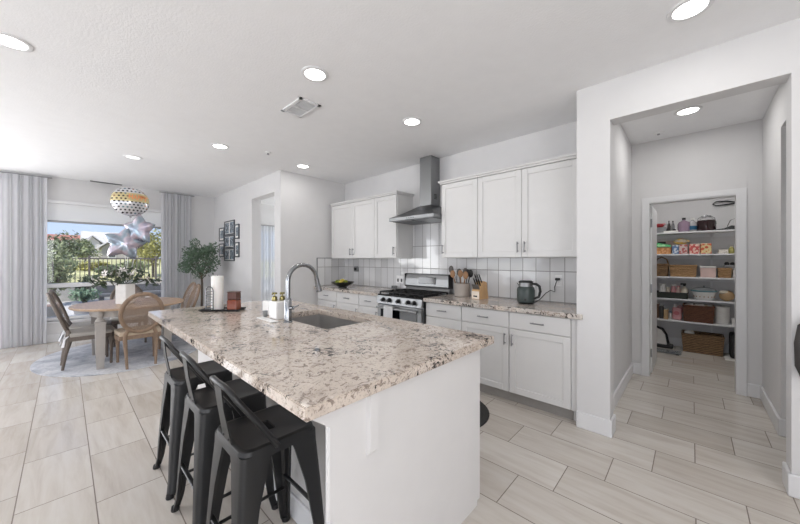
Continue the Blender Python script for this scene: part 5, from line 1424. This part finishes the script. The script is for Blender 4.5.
# ================================================================== OUTSIDE
struct('ground', MB().box(-16.0, -7.9, -12, 14, -0.2, -0.05), 'concrete', 'pale concrete patio outside the window', 'ground')
struct('hill', MB().loft([[(-16.0, y, -0.2), (-16.0, y, 0.42), (-20, y, 0.75), (-30, y, 1.25), (-46, y, 1.45), (-130, y, 1.2), (-130, y, -0.2)] for y in (-40, 60)]), 'slope_grass', 'dry yellow-green slope behind the fence', 'hill')
struct('retaining_wall', MB().box(-15.95, -15.6, -12, 14, -0.1, 0.45, 0.01, 1), 'retaining', 'low grey retaining wall carrying the yard fence', 'wall')
fn = thing('yard_fence', 'dark metal picket fence across the back yard', 'fence', (-15.78, 0, 0.456))
for i in range(6):
    y0 = -3.2 + i * 1.9
    MB().box(-0.03, 0.03, y0 - 0.03, y0 + 0.03, 0, 1.06, 0.005, 1).build('post', 'fence_bronze', fn)
    if i < 5:
        m = MB().box(-0.02, 0.02, y0, y0 + 1.9, 0.93, 0.98).box(-0.02, 0.02, y0, y0 + 1.9, 0.08, 0.12)
        for k in range(1, 16):
            m.box(-0.01, 0.01, y0 + k * 0.119 - 0.01, y0 + k * 0.119 + 0.01, 0.1, 0.95)
        m.build('picket_panel', 'fence_bronze', fn)
rnd = random.Random(5)
def shrub(name, c, rad, mat, n, size, label, cat, trunk=0.0, group=None):
    t = thing(name, label, cat, (c[0], c[1], c[2]), 0, group)
    m = MB()
    for k in range(9):
        o = Vector((rnd.uniform(-0.55, 0.55) * rad[0], rnd.uniform(-0.55, 0.55) * rad[1], rnd.uniform(-0.45, 0.5) * rad[2]))
        leaf_cloud(m, n // 9, (o.x, o.y, o.z + rad[2] + trunk), (rad[0] * 0.55, rad[1] * 0.55, rad[2] * 0.55), size, rnd, 0.3)
    m.build('foliage', mat, t)
    m = MB()
    for k in range(5):
        a = k * 1.26
        m.tube([(0, 0, 0), (0.02 * math.cos(a), 0.02 * math.sin(a), trunk + rad[2] * 0.4), (math.cos(a) * rad[0] * 0.5, math.sin(a) * rad[1] * 0.5, trunk + rad[2] * 1.3)], [0.05, 0.035, 0.012], 6)
    m.build('stems', 'trunk_brown', t, True)
shrub('garden_bush', (-14.4, -0.25, -0.05), (0.7, 0.55, 1.05), 'bush_green', 1500, 0.075, 'large leafy green bush in front of the fence at the window left', 'bush')
shrub('garden_bush', (-15.0, 0.42, 0.0), (0.35, 0.3, 0.45), 'bush_dark', 500, 0.06, 'small dark bush at the fence right of the large bush', 'bush')
shrub('palo_verde_tree', (-18.0, 2.75, 0.55), (1.0, 0.95, 1.0), 'bush_yellow', 1700, 0.085, 'yellow-green feathery tree behind the fence at the window right', 'tree', 0.25)
for k, (x, y, r, h, mt, lb) in enumerate(((-30, 0.2, 1.1, 1.1, 'bush_dark', 'dark round tree on the slope left of the white gable house'), (-33, 1.05, 0.9, 0.9, 'bush_green', 'green tree on the slope touching the white gable house'),
        (-26, 5.4, 1.2, 0.9, 'bush_green', 'green bush on the slope right of the houses'), (-22, 0.9, 0.8, 0.30, 'bush_yellow', 'low yellow brush clump on the slope, left'), (-22, 2.4, 0.9, 0.32, 'bush_green', 'low green brush clump on the slope, right'), (-19, 1.5, 0.6, 0.28, 'bush_dark', 'low dark brush clump just behind the fence'))):
    zz = 0.42 + (0.33 if x < -20 else 0.2) + (0.5 if x < -28 else 0.0)
    shrub('slope_shrub', (x, y, zz - 0.1), (r, r, h), mt, 800, 0.13, lb, 'shrub', 0.05, 'shrubs on the far slope')
def house(label, loc, W, D, H, roofh, wall, roof, axis, wins, name='house'):
    t = thing(name, label, 'house', loc, 0, 'houses beyond the fence')
    MB().box(-D, 0, 0, W, -0.5, H).build('wall', wall, t)
    e = 0.35
    if axis == 'y':   # ridge along y, slopes face the viewer
        MB().loft([[(e, y, H - 0.05), (-D / 2, y, H + roofh), (-D - e, y, H - 0.05)] for y in (-e, W + e)]).build('roof', roof, t)
    else:             # gable faces the viewer
        MB().loft([[(x, -e, H - 0.12), (x, W / 2, H + roofh), (x, W + e, H - 0.12), (x, W + e, H + 0.02), (x, W / 2, H + roofh + 0.18), (x, -e, H + 0.02)] for x in (e, -D - e)]).build('roof', roof, t)
        MB().prism([(0, H), (W, H), (W / 2, H + roofh - 0.05)], -D, 0.0, 'x').build('gable', wall, t)
    for (y0, y1, z0, z1) in wins:
        f_ = MB().box(0.0, 0.06, y0 - 0.08, y1 + 0.08, z0 - 0.08, z1 + 0.08).build('window_frame', 'trim_white', t)
        MB().box(0.05, 0.08, y0, y1, z0, z1).build('window_glass', 'planter', f_)
house('white stucco house with a pale grey roof beyond the fence', (-60, 1.9, 1.3), 4.6, 8, 2.5, 1.7, 'stucco', 'roof_grey', 'y', [(0.25, 0.75, 0.9, 1.7), (2.3, 3.0, 0.9, 1.7)])
house('white gabled wing at the left of the pale roofed house', (-58, 1.75, 1.3), 1.5, 1.3, 2.3, 0.9, 'stucco', 'roof_grey', 'x', [(0.5, 0.95, 1.0, 1.9)], 'house')
house('grey stucco house with a gable towards the window', (-52, 3.05, 1.3), 4.4, 5, 1.6, 1.9, 'stucco_grey', 'roof_grey', 'x', [(0.6, 1.2, 0.4, 1.1)])
house('long low house with a reddish roof at the far left', (-80, -2.0, 1.5), 5.2, 8, 3.3, 1.2, 'stucco', 'roof_red', 'y', [(1.0, 1.8, 1.0, 2.0)])
t = thing('patio_planter', 'dark square patio planter box outside the window at floor level', 'planter', (-9.6, -0.25, -0.05)); MB().box(-0.25, 0.25, -0.25, 0.22, 0, 0.48, 0.01).build('box', 'planter', t); MB().box(-0.22, 0.22, -0.22, 0.19, 0.478, 0.485).build('soil', 'p_brown', t)
shrub('potted_plant', (-11.4, 0.35, 0.28), (0.3, 0.3, 0.20), 'leaf_olive', 350, 0.06, 'small green potted plant on the patio seen over the table', 'plant')
pp = bpy.data.objects['potted_plant']
MB().lathe([(0.18, -0.33), (0.24, 0.0), (0.22, 0.0), (0.0, -0.03)], 20).build('pot', 'p_grey', pp, True)
t = thing('patio_bench', 'low dark grey bench out on the patio', 'bench', (-12.2, 1.35, -0.05)); MB().box(-0.25, 0.25, -0.75, 0.75, 0.38, 0.46, 0.01).build('seat', 'planter', t); 
for y in (-0.65, 0.65): MB().box(-0.22, 0.22, y - 0.05, y + 0.05, 0, 0.38).build('leg', 'planter', t)
MB().box(-0.28, -0.22, -0.75, 0.75, 0.46, 0.80, 0.01).build('backrest', 'planter', t)
